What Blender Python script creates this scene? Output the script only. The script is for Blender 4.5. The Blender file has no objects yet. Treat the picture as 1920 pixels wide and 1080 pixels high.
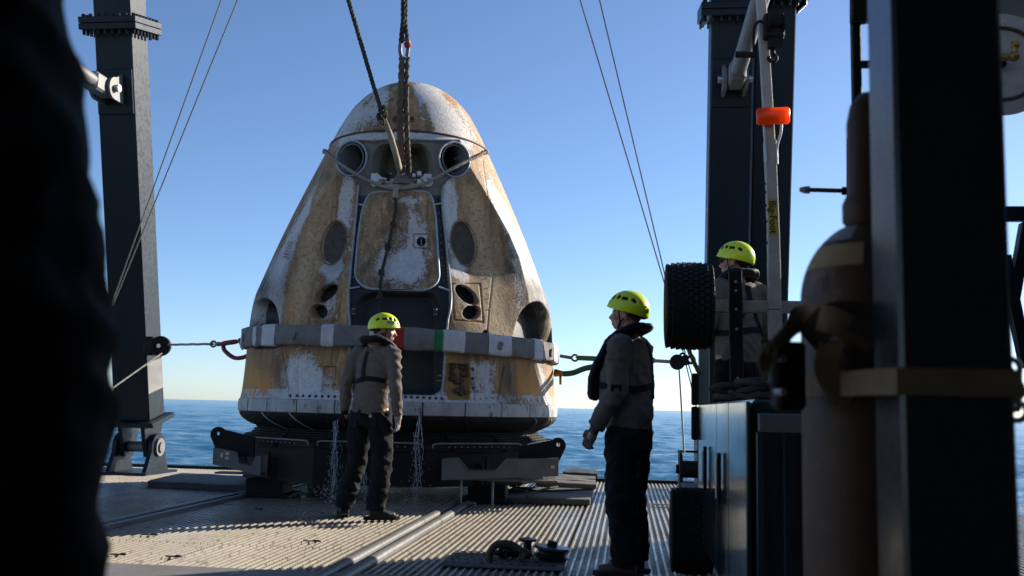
import bpy, bmesh, math, random
import numpy as np
from mathutils import Vector, Matrix, noise as mnoise
from mathutils.bvhtree import BVHTree
R = math.radians
random.seed(7); rng = np.random.default_rng(7)
scene = bpy.context.scene
COL = scene.collection

# ------------------------------------------------------------------ camera
# world: +Y runs aft along the deck gratings, +X to starboard of the view, deck top z = 0
EYE = 1.06; FPX = 1867.0
YAW = R(6.67); PITCH = R(6.81); ROLL = 0.0232
_f0 = Vector((-math.sin(YAW), math.cos(YAW), 0)); _r0 = Vector((math.cos(YAW), math.sin(YAW), 0)); _u0 = Vector((0, 0, 1))
FWD = _f0*math.cos(PITCH) + _u0*math.sin(PITCH)
_u1 = _u0*math.cos(PITCH) - _f0*math.sin(PITCH)
RGT = _r0*math.cos(ROLL) + _u1*math.sin(ROLL)
UPV = _u1*math.cos(ROLL) - _r0*math.sin(ROLL)
CAMP = Vector((0, 0, EYE))
cd = bpy.data.cameras.new('camera'); cam = bpy.data.objects.new('camera', cd); COL.objects.link(cam)
cam.matrix_world = Matrix(((RGT.x, UPV.x, -FWD.x, CAMP.x), (RGT.y, UPV.y, -FWD.y, CAMP.y), (RGT.z, UPV.z, -FWD.z, CAMP.z), (0, 0, 0, 1)))
cd.sensor_width = 36; cd.lens = 36*FPX/1920; cd.clip_start = 0.05; cd.clip_end = 60000
cd.dof.use_dof = True; cd.dof.focus_distance = 10.5; cd.dof.aperture_fstop = 5.0
scene.camera = cam

# ------------------------------------------------------------------ sky, sun, exposure
SUN_AZ = R(57); SUN_EL = R(22)          # azimuth clockwise from the camera's horizontal forward
SUND = (_f0*math.cos(SUN_AZ) + _r0*math.sin(SUN_AZ))*math.cos(SUN_EL) + _u0*math.sin(SUN_EL)
w = bpy.data.worlds.new('World'); scene.world = w; w.use_nodes = True
nt = w.node_tree; nt.nodes.clear()
out = nt.nodes.new('ShaderNodeOutputWorld'); bg = nt.nodes.new('ShaderNodeBackground'); sky = nt.nodes.new('ShaderNodeTexSky')
sky.sky_type = 'NISHITA'; sky.sun_disc = False; sky.sun_elevation = SUN_EL
sky.sun_rotation = math.atan2(SUND.x, SUND.y)
sky.air_density = 0.7; sky.dust_density = 0.3; sky.ozone_density = 4.5; sky.altitude = 0
bg.inputs['Strength'].default_value = 0.094
tint = nt.nodes.new('ShaderNodeMix'); tint.data_type = 'RGBA'; tint.blend_type = 'MULTIPLY'; tint.inputs[0].default_value = 1.0; tint.inputs[7].default_value = (1.03, 0.985, 0.95, 1)   # camera white balance
nt.links.new(sky.outputs[0], tint.inputs[6]); nt.links.new(tint.outputs[2], bg.inputs[0]); nt.links.new(bg.outputs[0], out.inputs[0])
ld = bpy.data.lights.new('sun', 'SUN'); ld.energy = 5.0; ld.angle = R(0.53); ld.color = (1.0, 0.90, 0.76)
sun = bpy.data.objects.new('sun', ld); COL.objects.link(sun)
sun.rotation_euler = SUND.to_track_quat('Z', 'Y').to_euler(); sun.location = SUND*60
vs = scene.view_settings
scene.display_settings.display_device = 'sRGB'
vs.view_transform = 'Standard'; vs.look = 'None'; vs.exposure = 1.0; vs.gamma = 1.0; vs.use_curve_mapping = False

# ------------------------------------------------------------------ pixels to places
def P(px, py, d):                                   # the point seen at a pixel, d metres deep
    return CAMP + (FWD + RGT*((px-960)/FPX) + UPV*((540-py)/FPX))*d
def onz(px, py, z=0.0):                             # on a level plane
    r = FWD + RGT*((px-960)/FPX) + UPV*((540-py)/FPX)
    return CAMP + r*((z-EYE)/r.z)
def ony(px, py, y):                                 # on a plane across the deck
    r = FWD + RGT*((px-960)/FPX) + UPV*((540-py)/FPX)
    return CAMP + r*(y/r.y)
def depth(p): return (Vector(p)-CAMP).dot(FWD)
def proj(V):                                        # numpy (n,3) -> pixels
    V = np.asarray(V, float) - np.array(CAMP)
    d = V@np.array(FWD)
    return 960 + FPX*(V@np.array(RGT))/d, 540 - FPX*(V@np.array(UPV))/d

# ------------------------------------------------------------------ mesh helpers
class Geo:
    def __init__(s): s.v = []; s.f = []
    def add(s, vs, fs):
        o = len(s.v); s.v.extend(tuple(map(float, v)) for v in vs); s.f.extend([tuple(i+o for i in f) for f in fs]); return s
    def box(s, c, size, M=None, bev=0.0):
        hx, hy, hz = [k/2 for k in size]
        if bev > 0:
            bm = bmesh.new(); bmesh.ops.create_cube(bm, size=1)
            for v in bm.verts: v.co = Vector((v.co.x*size[0], v.co.y*size[1], v.co.z*size[2]))
            bmesh.ops.bevel(bm, geom=bm.edges[:], offset=bev, segments=1, affect='EDGES', profile=0.5)
            vs = [v.co.copy() for v in bm.verts]; bm.verts.index_update(); fs = [[v.index for v in f.verts] for f in bm.faces]; bm.free()
        else:
            vs = [Vector((x, y, z)) for x in (-hx, hx) for y in (-hy, hy) for z in (-hz, hz)]
            fs = [(0, 1, 3, 2), (4, 6, 7, 5), (0, 4, 5, 1), (2, 3, 7, 6), (0, 2, 6, 4), (1, 5, 7, 3)]
        if M is not None: vs = [M@v for v in vs]
        c = Vector(c)
        return s.add([v+c for v in vs], fs)
    def bar(s, a, b, wx, wz, up=(0, 0, 1), bev=0.0):    # box from a to b, wx across, wz along 'up'
        a = Vector(a); b = Vector(b); d = (b-a); L = d.length; d.normalize()
        u = Vector(up); sx = d.cross(u)
        if sx.length < 1e-4: sx = d.cross(Vector((0, 1, 0)))
        sx.normalize(); u = sx.cross(d)
        M = Matrix((sx, d, u)).transposed()
        return s.box((a+b)/2, (wx, L, wz), M, bev)
    def tube(s, pts, r, n=10, cap=True, ry=None, up=None):
        pts = [Vector(p) for p in pts]; m = len(pts)
        rs = list(r) if hasattr(r, '__len__') else [r]*m
        rys = rs if ry is None else (list(ry) if hasattr(ry, '__len__') else [ry]*m)
        t0 = (pts[1]-pts[0]).normalized()
        nrm = Vector(up) if up is not None else (Vector((0, 0, 1)) if abs(t0.z) < 0.9 else Vector((1, 0, 0)))
        nrm = (nrm - t0*nrm.dot(t0)).normalized()
        vs = []; fs = []
        for i, p in enumerate(pts):
            t = (pts[min(i+1, m-1)]-pts[max(i-1, 0)]).normalized()
            nrm = (nrm - t*nrm.dot(t))
            nrm.normalize(); b = t.cross(nrm)
            for k in range(n):
                a = 2*math.pi*k/n
                vs.append(p + nrm*(math.cos(a)*rys[i]) + b*(math.sin(a)*rs[i]))
        for i in range(m-1):
            for k in range(n):
                k2 = (k+1) % n
                fs.append((i*n+k, i*n+k2, (i+1)*n+k2, (i+1)*n+k))
        if cap:
            fs.append(tuple(range(n-1, -1, -1))); fs.append(tuple((m-1)*n+k for k in range(n)))
        return s.add(vs, fs)
    def lathe(s, prof, c=(0, 0, 0), M=None, n=32, a0=0.0, a1=2*math.pi, closed=True):   # prof: (r, z)
        vs = []; fs = []; m = len(prof); c = Vector(c)
        full = abs(a1-a0-2*math.pi) < 1e-6; nn = n if full else n+1
        for k in range(nn):
            a = a0+(a1-a0)*k/n
            for r, z in prof:
                v = Vector((r*math.cos(a), r*math.sin(a), z))
                vs.append((M@v if M is not None else v)+c)
        for k in range(n):
            k2 = (k+1) % nn
            for i in range(m-1): fs.append((k*m+i, k2*m+i, k2*m+i+1, k*m+i+1))
        return s.add(vs, fs)
    def prism(s, poly, a, b):                        # poly: list of Vectors (3D), extruded from offset a to offset b
        a = Vector(a); b = Vector(b); n = len(poly)
        vs = [Vector(p)+a for p in poly]+[Vector(p)+b for p in poly]
        fs = [tuple(range(n-1, -1, -1)), tuple(range(n, 2*n))]+[(i, (i+1) % n, n+(i+1) % n, n+i) for i in range(n)]
        return s.add(vs, fs)
    def ball(s, c, r, nu=12, nv=8, M=None):
        c = Vector(c); rr = r if hasattr(r, '__len__') else (r, r, r)
        vs = []; fs = []
        for j in range(1, nv):
            t = math.pi*j/nv
            for k in range(nu):
                a = 2*math.pi*k/nu
                v = Vector((rr[0]*math.sin(t)*math.cos(a), rr[1]*math.sin(t)*math.sin(a), rr[2]*math.cos(t)))
                vs.append((M@v if M is not None else v)+c)
        for e in (1, -1):
            v = Vector((0, 0, e*rr[2])); vs.append((M@v if M is not None else v)+c)
        N = len(vs)
        for j in range(nv-2):
            for k in range(nu):
                k2 = (k+1) % nu
                fs.append((j*nu+k, (j+1)*nu+k, (j+1)*nu+k2, j*nu+k2))
        for k in range(nu):
            k2 = (k+1) % nu
            fs.append((N-2, k, k2)); fs.append((N-1, (nv-2)*nu+k2, (nv-2)*nu+k))
        return s.add(vs, fs)
    def torus(s, c, M, Rr, r, n=24, m=8, a0=0, a1=2*math.pi):
        pts = [Vector(c)+(M@Vector((Rr*math.cos(a0+(a1-a0)*k/n), Rr*math.sin(a0+(a1-a0)*k/n), 0))) for k in range(n+1)]
        return s.tube(pts, r, m)
    def build(s, name, mat, parent=None, smooth=False, org=None, fixn=True):
        o_ = Vector((0, 0, 0))
        if parent is not None: o_ = Vector(parent['_o'])
        elif org is not None: o_ = Vector(org)
        me = bpy.data.meshes.new(name)
        me.from_pydata([(v[0]-o_.x, v[1]-o_.y, v[2]-o_.z) for v in s.v], [], s.f)
        if fixn:
            bm = bmesh.new(); bm.from_mesh(me); bmesh.ops.recalc_face_normals(bm, faces=bm.faces); bm.to_mesh(me); bm.free()
        me.update()
        ob = bpy.data.objects.new(name, me); COL.objects.link(ob)
        me.materials.append(mat)
        if smooth:
            sm(me, smooth if not isinstance(smooth, bool) else 40)
        ob['_o'] = tuple(o_)
        if parent is not None: ob.parent = parent
        else: ob.location = o_
        return ob
def sm(me, ang=40):
    me.polygons.foreach_set('use_smooth', [True]*len(me.polygons))
    try: me.set_sharp_from_angle(angle=R(ang))
    except Exception: pass
def tag(o, label=None, cat=None, group=None, kind=None):
    if label: o['label'] = label
    if cat: o['category'] = cat
    if group: o['group'] = group
    if kind: o['kind'] = kind
    return o
def thing(name, loc, label, cat, group=None):
    o = bpy.data.objects.new(name, None); COL.objects.link(o); o.location = loc; o.empty_display_size = 0.1
    o['_o'] = tuple(loc); return tag(o, label, cat, group)
def spline(pts, n=8):                                # Catmull-Rom through points
    pts = [Vector(p) for p in pts]; out = []
    q = [pts[0]*2-pts[1]]+pts+[pts[-1]*2-pts[-2]]
    for i in range(1, len(q)-2):
        for k in range(n):
            t = k/n
            a, b, c, d = q[i-1], q[i], q[i+1], q[i+2]
            out.append(0.5*((2*b)+(c-a)*t+(2*a-5*b+4*c-d)*t*t+(3*b-a-3*c+d)*t**3))
    out.append(pts[-1]); return out
def twist_rope(g, pts, r, pitch=0.08, strands=3, n=6, seg=0.02):     # laid rope of twisted strands
    pts = [Vector(p) for p in pts]
    ds = [0]
    for a, b in zip(pts, pts[1:]): ds.append(ds[-1]+(b-a).length)
    L = ds[-1]; m = max(4, int(L/seg)); res = []; j = 0
    for i in range(m+1):
        s_ = L*i/m
        while j < len(ds)-2 and ds[j+1] < s_: j += 1
        t = (s_-ds[j])/max(1e-9, ds[j+1]-ds[j]); res.append((pts[j].lerp(pts[j+1], t), (pts[j+1]-pts[j]).normalized(), s_))
    nrm = None
    lines = [[] for _ in range(strands)]
    for p, t, s_ in res:
        if nrm is None: nrm = Vector((1, 0, 0)) if abs(t.x) < 0.9 else Vector((0, 0, 1))
        nrm = (nrm-t*nrm.dot(t)).normalized(); b = t.cross(nrm)
        for k in range(strands):
            a = 2*math.pi*(k/strands+s_/pitch)
            lines[k].append(p+(nrm*math.cos(a)+b*math.sin(a))*r*0.52)
    for l in lines: g.tube(l, r*0.56, n)
    return g

# ------------------------------------------------------------------ materials
MATS = {}
def new_mat(name):
    m = bpy.data.materials.new(name); m.use_nodes = True; t = m.node_tree; t.nodes.clear()
    o = t.nodes.new('ShaderNodeOutputMaterial'); b = t.nodes.new('ShaderNodeBsdfPrincipled'); t.links.new(b.outputs[0], o.inputs[0])
    MATS[name] = m; return m, t, b
def N(t, typ, **kw):
    n = t.nodes.new(typ)
    for k, v in kw.items():
        if hasattr(n, k): setattr(n, k, v)
    return n
def ramp(t, src, stops, interp='LINEAR'):
    r = t.nodes.new('ShaderNodeValToRGB'); r.color_ramp.interpolation = interp
    e = r.color_ramp.elements
    while len(e) < len(stops): e.new(0.5)
    for q, (p, c) in zip(e, stops):
        q.position = p; q.color = (c, c, c, 1) if not hasattr(c, '__len__') else (*c, 1)
    t.links.new(src, r.inputs[0]); return r
def noise_tex(t, co, scale, detail=6, rough=0.55, stretch=None, dist=0.0):
    n = t.nodes.new('ShaderNodeTexNoise'); n.inputs['Scale'].default_value = scale; n.inputs['Detail'].default_value = detail
    n.inputs['Roughness'].default_value = rough; n.inputs['Distortion'].default_value = dist
    if stretch:
        mp = t.nodes.new('ShaderNodeMapping'); mp.inputs['Scale'].default_value = stretch
        t.links.new(co, mp.inputs['Vector']); co = mp.outputs[0]
    t.links.new(co, n.inputs['Vector']); return n
def mix(t, fac, a, b, blend='MIX'):
    n = t.nodes.new('ShaderNodeMix'); n.data_type = 'RGBA'; n.blend_type = blend
    for sock, val in ((0, fac), (6, a), (7, b)):
        if hasattr(val, 'is_output'): t.links.new(val, n.inputs[sock])
        elif sock == 0: n.inputs[0].default_value = val
        else: n.inputs[sock].default_value = (*val, 1) if len(val) == 3 else val
    return n.outputs[2]
def math_n(t, op, a, b=0.0, c=None, clamp=False):
    n = t.nodes.new('ShaderNodeMath'); n.operation = op; n.use_clamp = clamp
    for i, v in enumerate((a, b) if c is None else (a, b, c)):
        if hasattr(v, 'is_output'): t.links.new(v, n.inputs[i])
        else: n.inputs[i].default_value = v
    return n.outputs[0]
def bump(t, b, h, strength=0.3, dist=0.01):
    n = t.nodes.new('ShaderNodeBump'); n.inputs['Strength'].default_value = strength; n.inputs['Distance'].default_value = dist
    t.links.new(h, n.inputs['Height']); t.links.new(n.outputs[0], b.inputs['Normal']); return n
def worn(name, c1, c2, scale=6, rough=(0.35, 0.6), metal=0.0, stretch=None, bumps=0.15, spots=None, spot_amt=0.62, spec=0.5, coords='Object'):
    m, t, b = new_mat(name)
    co = N(t, 'ShaderNodeTexCoord').outputs[coords]
    n1 = noise_tex(t, co, scale, 8, 0.62, stretch); n2 = noise_tex(t, co, scale*9, 4, 0.6)
    f = ramp(t, n1.outputs['Fac'], [(0.32, 0.0), (0.7, 1.0)])
    col = mix(t, f.outputs[0], c1, c2)
    if spots is not None:
        n3 = noise_tex(t, co, scale*2.7, 9, 0.68, stretch)
        k = ramp(t, n3.outputs['Fac'], [(spot_amt, 0.0), (spot_amt+0.05, 1.0)])
        col = mix(t, k.outputs[0], col, spots)
    t.links.new(col, b.inputs['Base Color'])
    rr = ramp(t, n2.outputs['Fac'], [(0.3, rough[0]), (0.7, rough[1])]); t.links.new(rr.outputs[0], b.inputs['Roughness'])
    b.inputs['Metallic'].default_value = metal; b.inputs['Specular IOR Level'].default_value = spec
    if bumps: bump(t, b, n2.outputs['Fac'], bumps, 0.004)
    return m
navy = worn('navy_steel_paint', (0.004, 0.011, 0.019), (0.007, 0.016, 0.026), 2, (0.30, 0.5), spots=(0.055, 0.04, 0.03), spot_amt=0.70, bumps=0.0, stretch=(1, 1, 0.35), spec=0.22)
black_steel = worn('black_steel', (0.008, 0.008, 0.009), (0.014, 0.014, 0.015), 5, (0.5, 0.7), spots=(0.04, 0.036, 0.032), spot_amt=0.74, spec=0.2)
black_matt = worn('black_column_paint', (0.006, 0.006, 0.006), (0.010, 0.010, 0.009), 5, (0.6, 0.8), spec=0.2)
black_rubber = worn('black_rubber', (0.010, 0.010, 0.011), (0.022, 0.021, 0.020), 14, (0.7, 0.9), spec=0.3)
galv = worn('galvanised_steel', (0.46, 0.44, 0.39), (0.34, 0.32, 0.28), 12, (0.5, 0.75), 0.25, spots=(0.11, 0.10, 0.085), spot_amt=0.66)
bright_steel = worn('bright_steel', (0.5, 0.5, 0.5), (0.35, 0.35, 0.35), 20, (0.25, 0.45), 0.9)
wire_steel = worn('wire_rope_steel', (0.33, 0.32, 0.30), (0.2, 0.2, 0.19), 60, (0.4, 0.6), 0.5)
grey_steel = worn('grey_steel_paint', (0.16, 0.165, 0.17), (0.11, 0.115, 0.12), 5, (0.4, 0.6), spots=(0.06, 0.05, 0.045), spot_amt=0.68)
# ------------------------------------------------------------------ sea
SEA = -2.1
def build_sea():
    rads = [11.0]
    while rads[-1] < 40000: rads.append(rads[-1]*(1.0105 if rads[-1] < 900 else 1.05))
    angs = np.linspace(R(-70), R(70), 560)
    rr = np.array(rads); A, Q = np.meshgrid(angs, rr)
    X = Q*np.sin(A); Y = Q*np.cos(A)
    Z = np.zeros_like(X)
    gap = np.maximum(np.gradient(rr)[:, None]*np.ones_like(X), Q*(angs[1]-angs[0]))
    for k in range(46):
        lam = 0.5*1.115**k
        if lam > 30: lam = 30*rng.random()+6
        th = R(-62)+rng.normal()*0.55
        amp = 0.0105*lam**0.72*(0.6+0.8*rng.random())
        if lam > 9: amp *= 0.55
        fade = np.clip((lam/gap-2.2)/2.5, 0, 1)
        ph = 2*math.pi*(X*math.cos(th)+Y*math.sin(th))/lam+rng.random()*6.28
        s = np.sin(ph+0.35*np.sin(ph*0.37+k))
        Z += fade*amp*(1-np.abs(s)*1.25)
    g = np.stack([X, Y, Z+SEA], -1).reshape(-1, 3)
    n, m = X.shape
    I = np.arange(n*m).reshape(n, m)
    F = np.stack([I[:-1, :-1], I[:-1, 1:], I[1:, 1:], I[1:, :-1]], -1).reshape(-1, 4)[:, ::-1]
    me = bpy.data.meshes.new('sea'); me.from_pydata(g.tolist(), [], F.tolist()); me.update()
    o = bpy.data.objects.new('sea', me); COL.objects.link(o); sm(me, 180)
    mt, t, b = new_mat('sea_water')
    co = N(t, 'ShaderNodeTexCoord').outputs['Object']
    n1 = noise_tex(t, co, 3.6, 7, 0.68, (0.55, 1.0, 1.0)); n2 = noise_tex(t, co, 0.22, 7, 0.65, (0.5, 1.0, 1.0)); n3 = noise_tex(t, co, 0.02, 5, 0.6, (0.35, 1, 1))
    h = math_n(t, 'ADD', n1.outputs['Fac'], math_n(t, 'MULTIPLY', n2.outputs['Fac'], 4.0))
    bump(t, b, h, 1.0, 0.12)
    f = ramp(t, n2.outputs['Fac'], [(0.3, 0), (0.72, 1)])
    c = mix(t, f.outputs[0], (0.008, 0.075, 0.165), (0.045, 0.20, 0.33))
    c = mix(t, ramp(t, n3.outputs['Fac'], [(0.35, 0), (0.7, 0.45)]).outputs[0], c, (0.02, 0.12, 0.23))
    t.links.new(c, b.inputs['Base Color'])
    b.inputs['Roughness'].default_value = 0.16; b.inputs['IOR'].default_value = 1.33; b.inputs['Specular IOR Level'].default_value = 0.35
    me.materials.append(mt); tag(o, kind='structure'); o['label'] = 'choppy blue sea reaching to the horizon'
build_sea()

# ------------------------------------------------------------------ deck
DY0 = 6.27; DY1 = 15.0; DX0 = -10.2; DX1 = 4.4
RAILX = (-4.28, -1.78)
mt, t, b = new_mat('deck_plate_paint')
co = N(t, 'ShaderNodeTexCoord').outputs['Object']
n1 = noise_tex(t, co, 1.6, 9, 0.68); n2 = noise_tex(t, co, 90, 4, 0.6); n3 = noise_tex(t, co, 5, 9, 0.7)
c = mix(t, ramp(t, n1.outputs['Fac'], [(0.35, 0), (0.65, 1)]).outputs[0], (0.14, 0.13, 0.12), (0.22, 0.20, 0.185))
c = mix(t, ramp(t, n3.outputs['Fac'], [(0.64, 0), (0.69, 1)]).outputs[0], c, (0.03, 0.028, 0.027))
# a thin wet patch where water has run off the gratings
wp = onz(372, 1058); mp = N(t, 'ShaderNodeMapping'); mp.inputs['Location'].default_value = (-wp.x*2.6, -wp.y*5.5, 0); mp.inputs['Scale'].default_value = (2.6, 5.5, 0); t.links.new(co, mp.inputs['Vector'])
ln_ = N(t, 'ShaderNodeVectorMath'); ln_.operation = 'LENGTH'; t.links.new(mp.outputs[0], ln_.inputs[0])
wet = ramp(t, math_n(t, 'MULTIPLY', math_n(t, 'ADD', ln_.outputs['Value'], math_n(t, 'MULTIPLY', noise_tex(t, co, 7, 7, 0.7, (1, 2.4, 1)).outputs['Fac'], 1.6)), 0.4), [(0.37, 1.0), (0.47, 0.0)])
c = mix(t, math_n(t, 'MULTIPLY', wet.outputs[0], 0.5), c, (0.03, 0.03, 0.03))
t.links.new(c, b.inputs['Base Color'])
rgh = math_n(t, 'MULTIPLY', ramp(t, n1.outputs['Fac'], [(0.35, 0.75), (0.62, 0.42)]).outputs[0], math_n(t, 'SUBTRACT', 1.0, math_n(t, 'MULTIPLY', wet.outputs[0], 0.9)))
t.links.new(rgh, b.inputs['Roughness']); bp_ = bump(t, b, n2.outputs['Fac'], 0.35, 0.004); t.links.new(math_n(t, 'MULTIPLY', math_n(t, 'SUBTRACT', 1.0, wet.outputs[0]), 0.35), bp_.inputs['Strength'])
deck_paint = mt
g = Geo()
g.box(((DX0+DX1)/2, (DY0-9)/2, -0.16), (DX1-DX0, DY0+9, 0.32))
deck = g.build('deck', deck_paint); tag(deck, 'grey steel working deck of the recovery ship', None, None, 'structure')
pan_m = worn('gap_shade_black', (0.012, 0.012, 0.012), (0.022, 0.021, 0.02), 4, (0.3, 0.6))  # deck under the gratings painted black so the gaps read as deep shade
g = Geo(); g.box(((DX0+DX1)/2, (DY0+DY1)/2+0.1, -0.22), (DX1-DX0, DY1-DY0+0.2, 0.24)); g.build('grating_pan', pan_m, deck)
# hull below the deck
g = Geo(); g.box(((DX0+DX1)/2, 3.0, -2.9), (DX1-DX0-0.05, 24.2, 5.1)); o = g.build('hull', navy); tag(o, 'dark painted hull of the recovery ship below the deck', None, None, 'structure')

# gratings: moulded panels, long bars proud of the cross bars
mt, t, b = new_mat('deck_grating_resin')
co = N(t, 'ShaderNodeTexCoord').outputs['Object']
oi = N(t, 'ShaderNodeObjectInfo')
n1 = noise_tex(t, co, 2.2, 8, 0.66, (1, 0.35, 1)); n2 = noise_tex(t, co, 120, 3, 0.6)
c = mix(t, ramp(t, n1.outputs['Fac'], [(0.3, 0), (0.7, 1)]).outputs[0], (0.24, 0.215, 0.172), (0.41, 0.372, 0.31))
c = mix(t, ramp(t, noise_tex(t, co, 9, 9, 0.7).outputs['Fac'], [(0.53, 0), (0.66, 0.9)]).outputs[0], c, (0.085, 0.075, 0.065))
c = mix(t, math_n(t, 'MULTIPLY', oi.outputs['Random'], 0.28), c, (0.16, 0.145, 0.12))
t.links.new(c, b.inputs['Base Color']); t.links.new(ramp(t, n1.outputs['Fac'], [(0.3, 0.5), (0.62, 0.22)]).outputs[0], b.inputs['Roughness']); bump(t, b, n2.outputs['Fac'], 0.4, 0.003)
grating_mat = mt
PITCHG = 0.053
def grating_mesh(wx, wy):
    g = Geo(); nx = max(1, round(wx/PITCHG)); px = wx/nx
    ny = max(1, round(wy/PITCHG)); py = wy/ny
    for i in range(nx):
        x = -wx/2+(i+0.5)*px
        w0, w1 = 0.0100, 0.0075                       # bars taper downwards
        vs = []
        for y in (-wy/2+0.003, wy/2-0.003):
            vs += [(x-w0, y, -0.003), (x-w0+0.003, y, 0.0), (x+w0-0.003, y, 0.0), (x+w0, y, -0.003), (x+w1, y, -0.05), (x-w1, y, -0.05)]
        fs = [(k, (k+1) % 6, 6+(k+1) % 6, 6+k) for k in range(6)]+[(0, 1, 2, 3, 4, 5), (11, 10, 9, 8, 7, 6)]
        g.add(vs, fs)
    for j in range(ny):
        y = -wy/2+(j+0.5)*py
        g.box((0, y, -0.031), (wx-0.01, 0.016, 0.038))
    return g
ycuts = [DY0, 7.32, 10.06, 12.8, DY1-0.02]
xs = []
x = RAILX[1]+0.12
while x < DX1-0.3: xs.append((x, min(x+1.22, DX1))); x += 1.22
mid = (RAILX[0]+RAILX[1])/2
xs += [(RAILX[0]+0.12, mid), (mid, RAILX[1]-0.12)]
x = RAILX[0]-0.12
while x > DX0+0.3: xs.append((max(x-1.22, DX0), x)); x -= 1.22
cache = {}
for (xa, xb) in xs:
    for ya, yb in zip(ycuts, ycuts[1:]):
        key = (round(xb-xa, 3), round(yb-ya, 3))
        if key not in cache:
            q = grating_mesh(xb-xa-0.006, yb-ya-0.008).build('grating_panel', grating_mat, None); cache[key] = q.data
            ob = q
        else:
            ob = bpy.data.objects.new('grating_panel', cache[key]); COL.objects.link(ob)
        ob.parent = deck
        ob.location = ((xa+xb)/2, (ya+yb)/2, random.uniform(-0.003, 0.0)-0.001)
rail_mat = worn('rail_steel', (0.20, 0.195, 0.185), (0.12, 0.115, 0.11), 4, (0.35, 0.55), 0.35, (1, 0.2, 1), spots=(0.05, 0.045, 0.04), spot_amt=0.64)
for rx in RAILX:
    for s in (-1, 1):
        g = Geo()
        prof = [(rx+s*0.068+0.036*math.cos(a)*1.15, 0.03*math.sin(a)+0.004) for a in np.linspace(0, math.pi, 9)]
        prof += [(rx+s*0.068-0.041, -0.06), (rx+s*0.068+0.041, -0.06)]
        y = DY0-1.6
        poly = [Vector((p[0], 0, p[1])) for p in prof]
        g.prism(poly, (0, 4.6, 0), (0, DY1-0.15, 0))
        g.build('guide_rail', rail_mat, deck, 50)
# aft coaming
g = Geo(); g.box(((DX0+DX1)/2, DY1+0.12, -0.02), (DX1-DX0, 0.16, 0.11), None, 0.01); g.build('deck_edge', black_steel, deck)
# seam strip on the plain deck and a puddle
g = Geo(); a = onz(430, 1079); b_ = onz(488, 1057); g.bar(a+Vector((0, 0, 0.003)), Vector((b_.x, DY0-0.02, 0.003)), 0.012, 0.006); g.build('weld_seam', bright_steel, deck)
# ------------------------------------------------------------------ the capsule
CD = 12.8                                            # horizontal distance to the capsule's axis
_c = P(751, 757, 12.72); CAPC = Vector((_c.x, _c.y, EYE))
Fv = np.array([-CAPC.x, -CAPC.y, 0.0]); CD = float(np.linalg.norm(Fv)); Fv /= CD      # toward the viewer
Rv = np.array([-Fv[1], Fv[0], 0.0])                  # to the right as seen
ZS = np.array([-0.13, 0.0, 0.13, 0.40, 0.71, 1.086, 1.30, 1.454, 2.066, 2.767, 3.30, 3.60, 3.80, 3.98, 4.10, 4.17, 4.205])
RS = np.array([1.985, 1.985, 1.965, 1.945, 1.93, 1.905, 1.865, 1.81, 1.575, 1.275, 1.03, 0.885, 0.765, 0.60, 0.43, 0.25, 0.0])
def pchip(x, y, q):                                   # smooth monotone interpolation
    h = np.diff(x); dl = np.diff(y)/h; m = np.zeros_like(y); m[1:-1] = np.where(dl[1:]*dl[:-1] > 0, 2*dl[1:]*dl[:-1]/(dl[1:]+dl[:-1]+1e-12), 0); m[0] = dl[0]; m[-1] = dl[-1]
    i = np.clip(np.searchsorted(x, q)-1, 0, len(h)-1); t = np.clip((q-x[i])/h[i], 0, 1)
    return (1+2*t)*(1-t)**2*y[i]+t*(1-t)**2*h[i]*m[i]+t*t*(3-2*t)*y[i+1]+t*t*(t-1)*h[i]*m[i+1]
def sstep(a, b, x): t = np.clip((x-a)/(b-a), 0, 1); return t*t*(3-2*t)
def rad(phi, z):
    a = np.abs(phi); a = np.minimum(a, math.pi-a)
    rs = pchip(ZS, RS, z)
    rec = np.interp(z, [0, 0.25, 0.7, 1.1, 1.6, 2.1, 2.6, 2.95, 3.2], [0, 0.035, 0.075, 0.19, 0.31, 0.33, 0.24, 0.10, 0.0])
    pr = np.radians(np.interp(z, [0.3, 1.0, 1.8, 2.1, 2.5, 2.9], [50, 51, 55, 53, 46, 38]))
    pi_ = np.radians(np.interp(z, [0.3, 1.0, 2.1, 2.9], [30, 30, 29, 21]))
    t = np.clip((a-pi_)/(pr-pi_), 0, 1)
    g = t**1.7
    return rs-rec*(1-g)
def capw(phi, z, r): return np.array(CAPC)+np.multiply.outer(r*np.cos(phi), Fv)+np.multiply.outer(r*np.sin(phi), Rv)+np.multiply.outer(z, np.array([0, 0, 1.0]))
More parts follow.
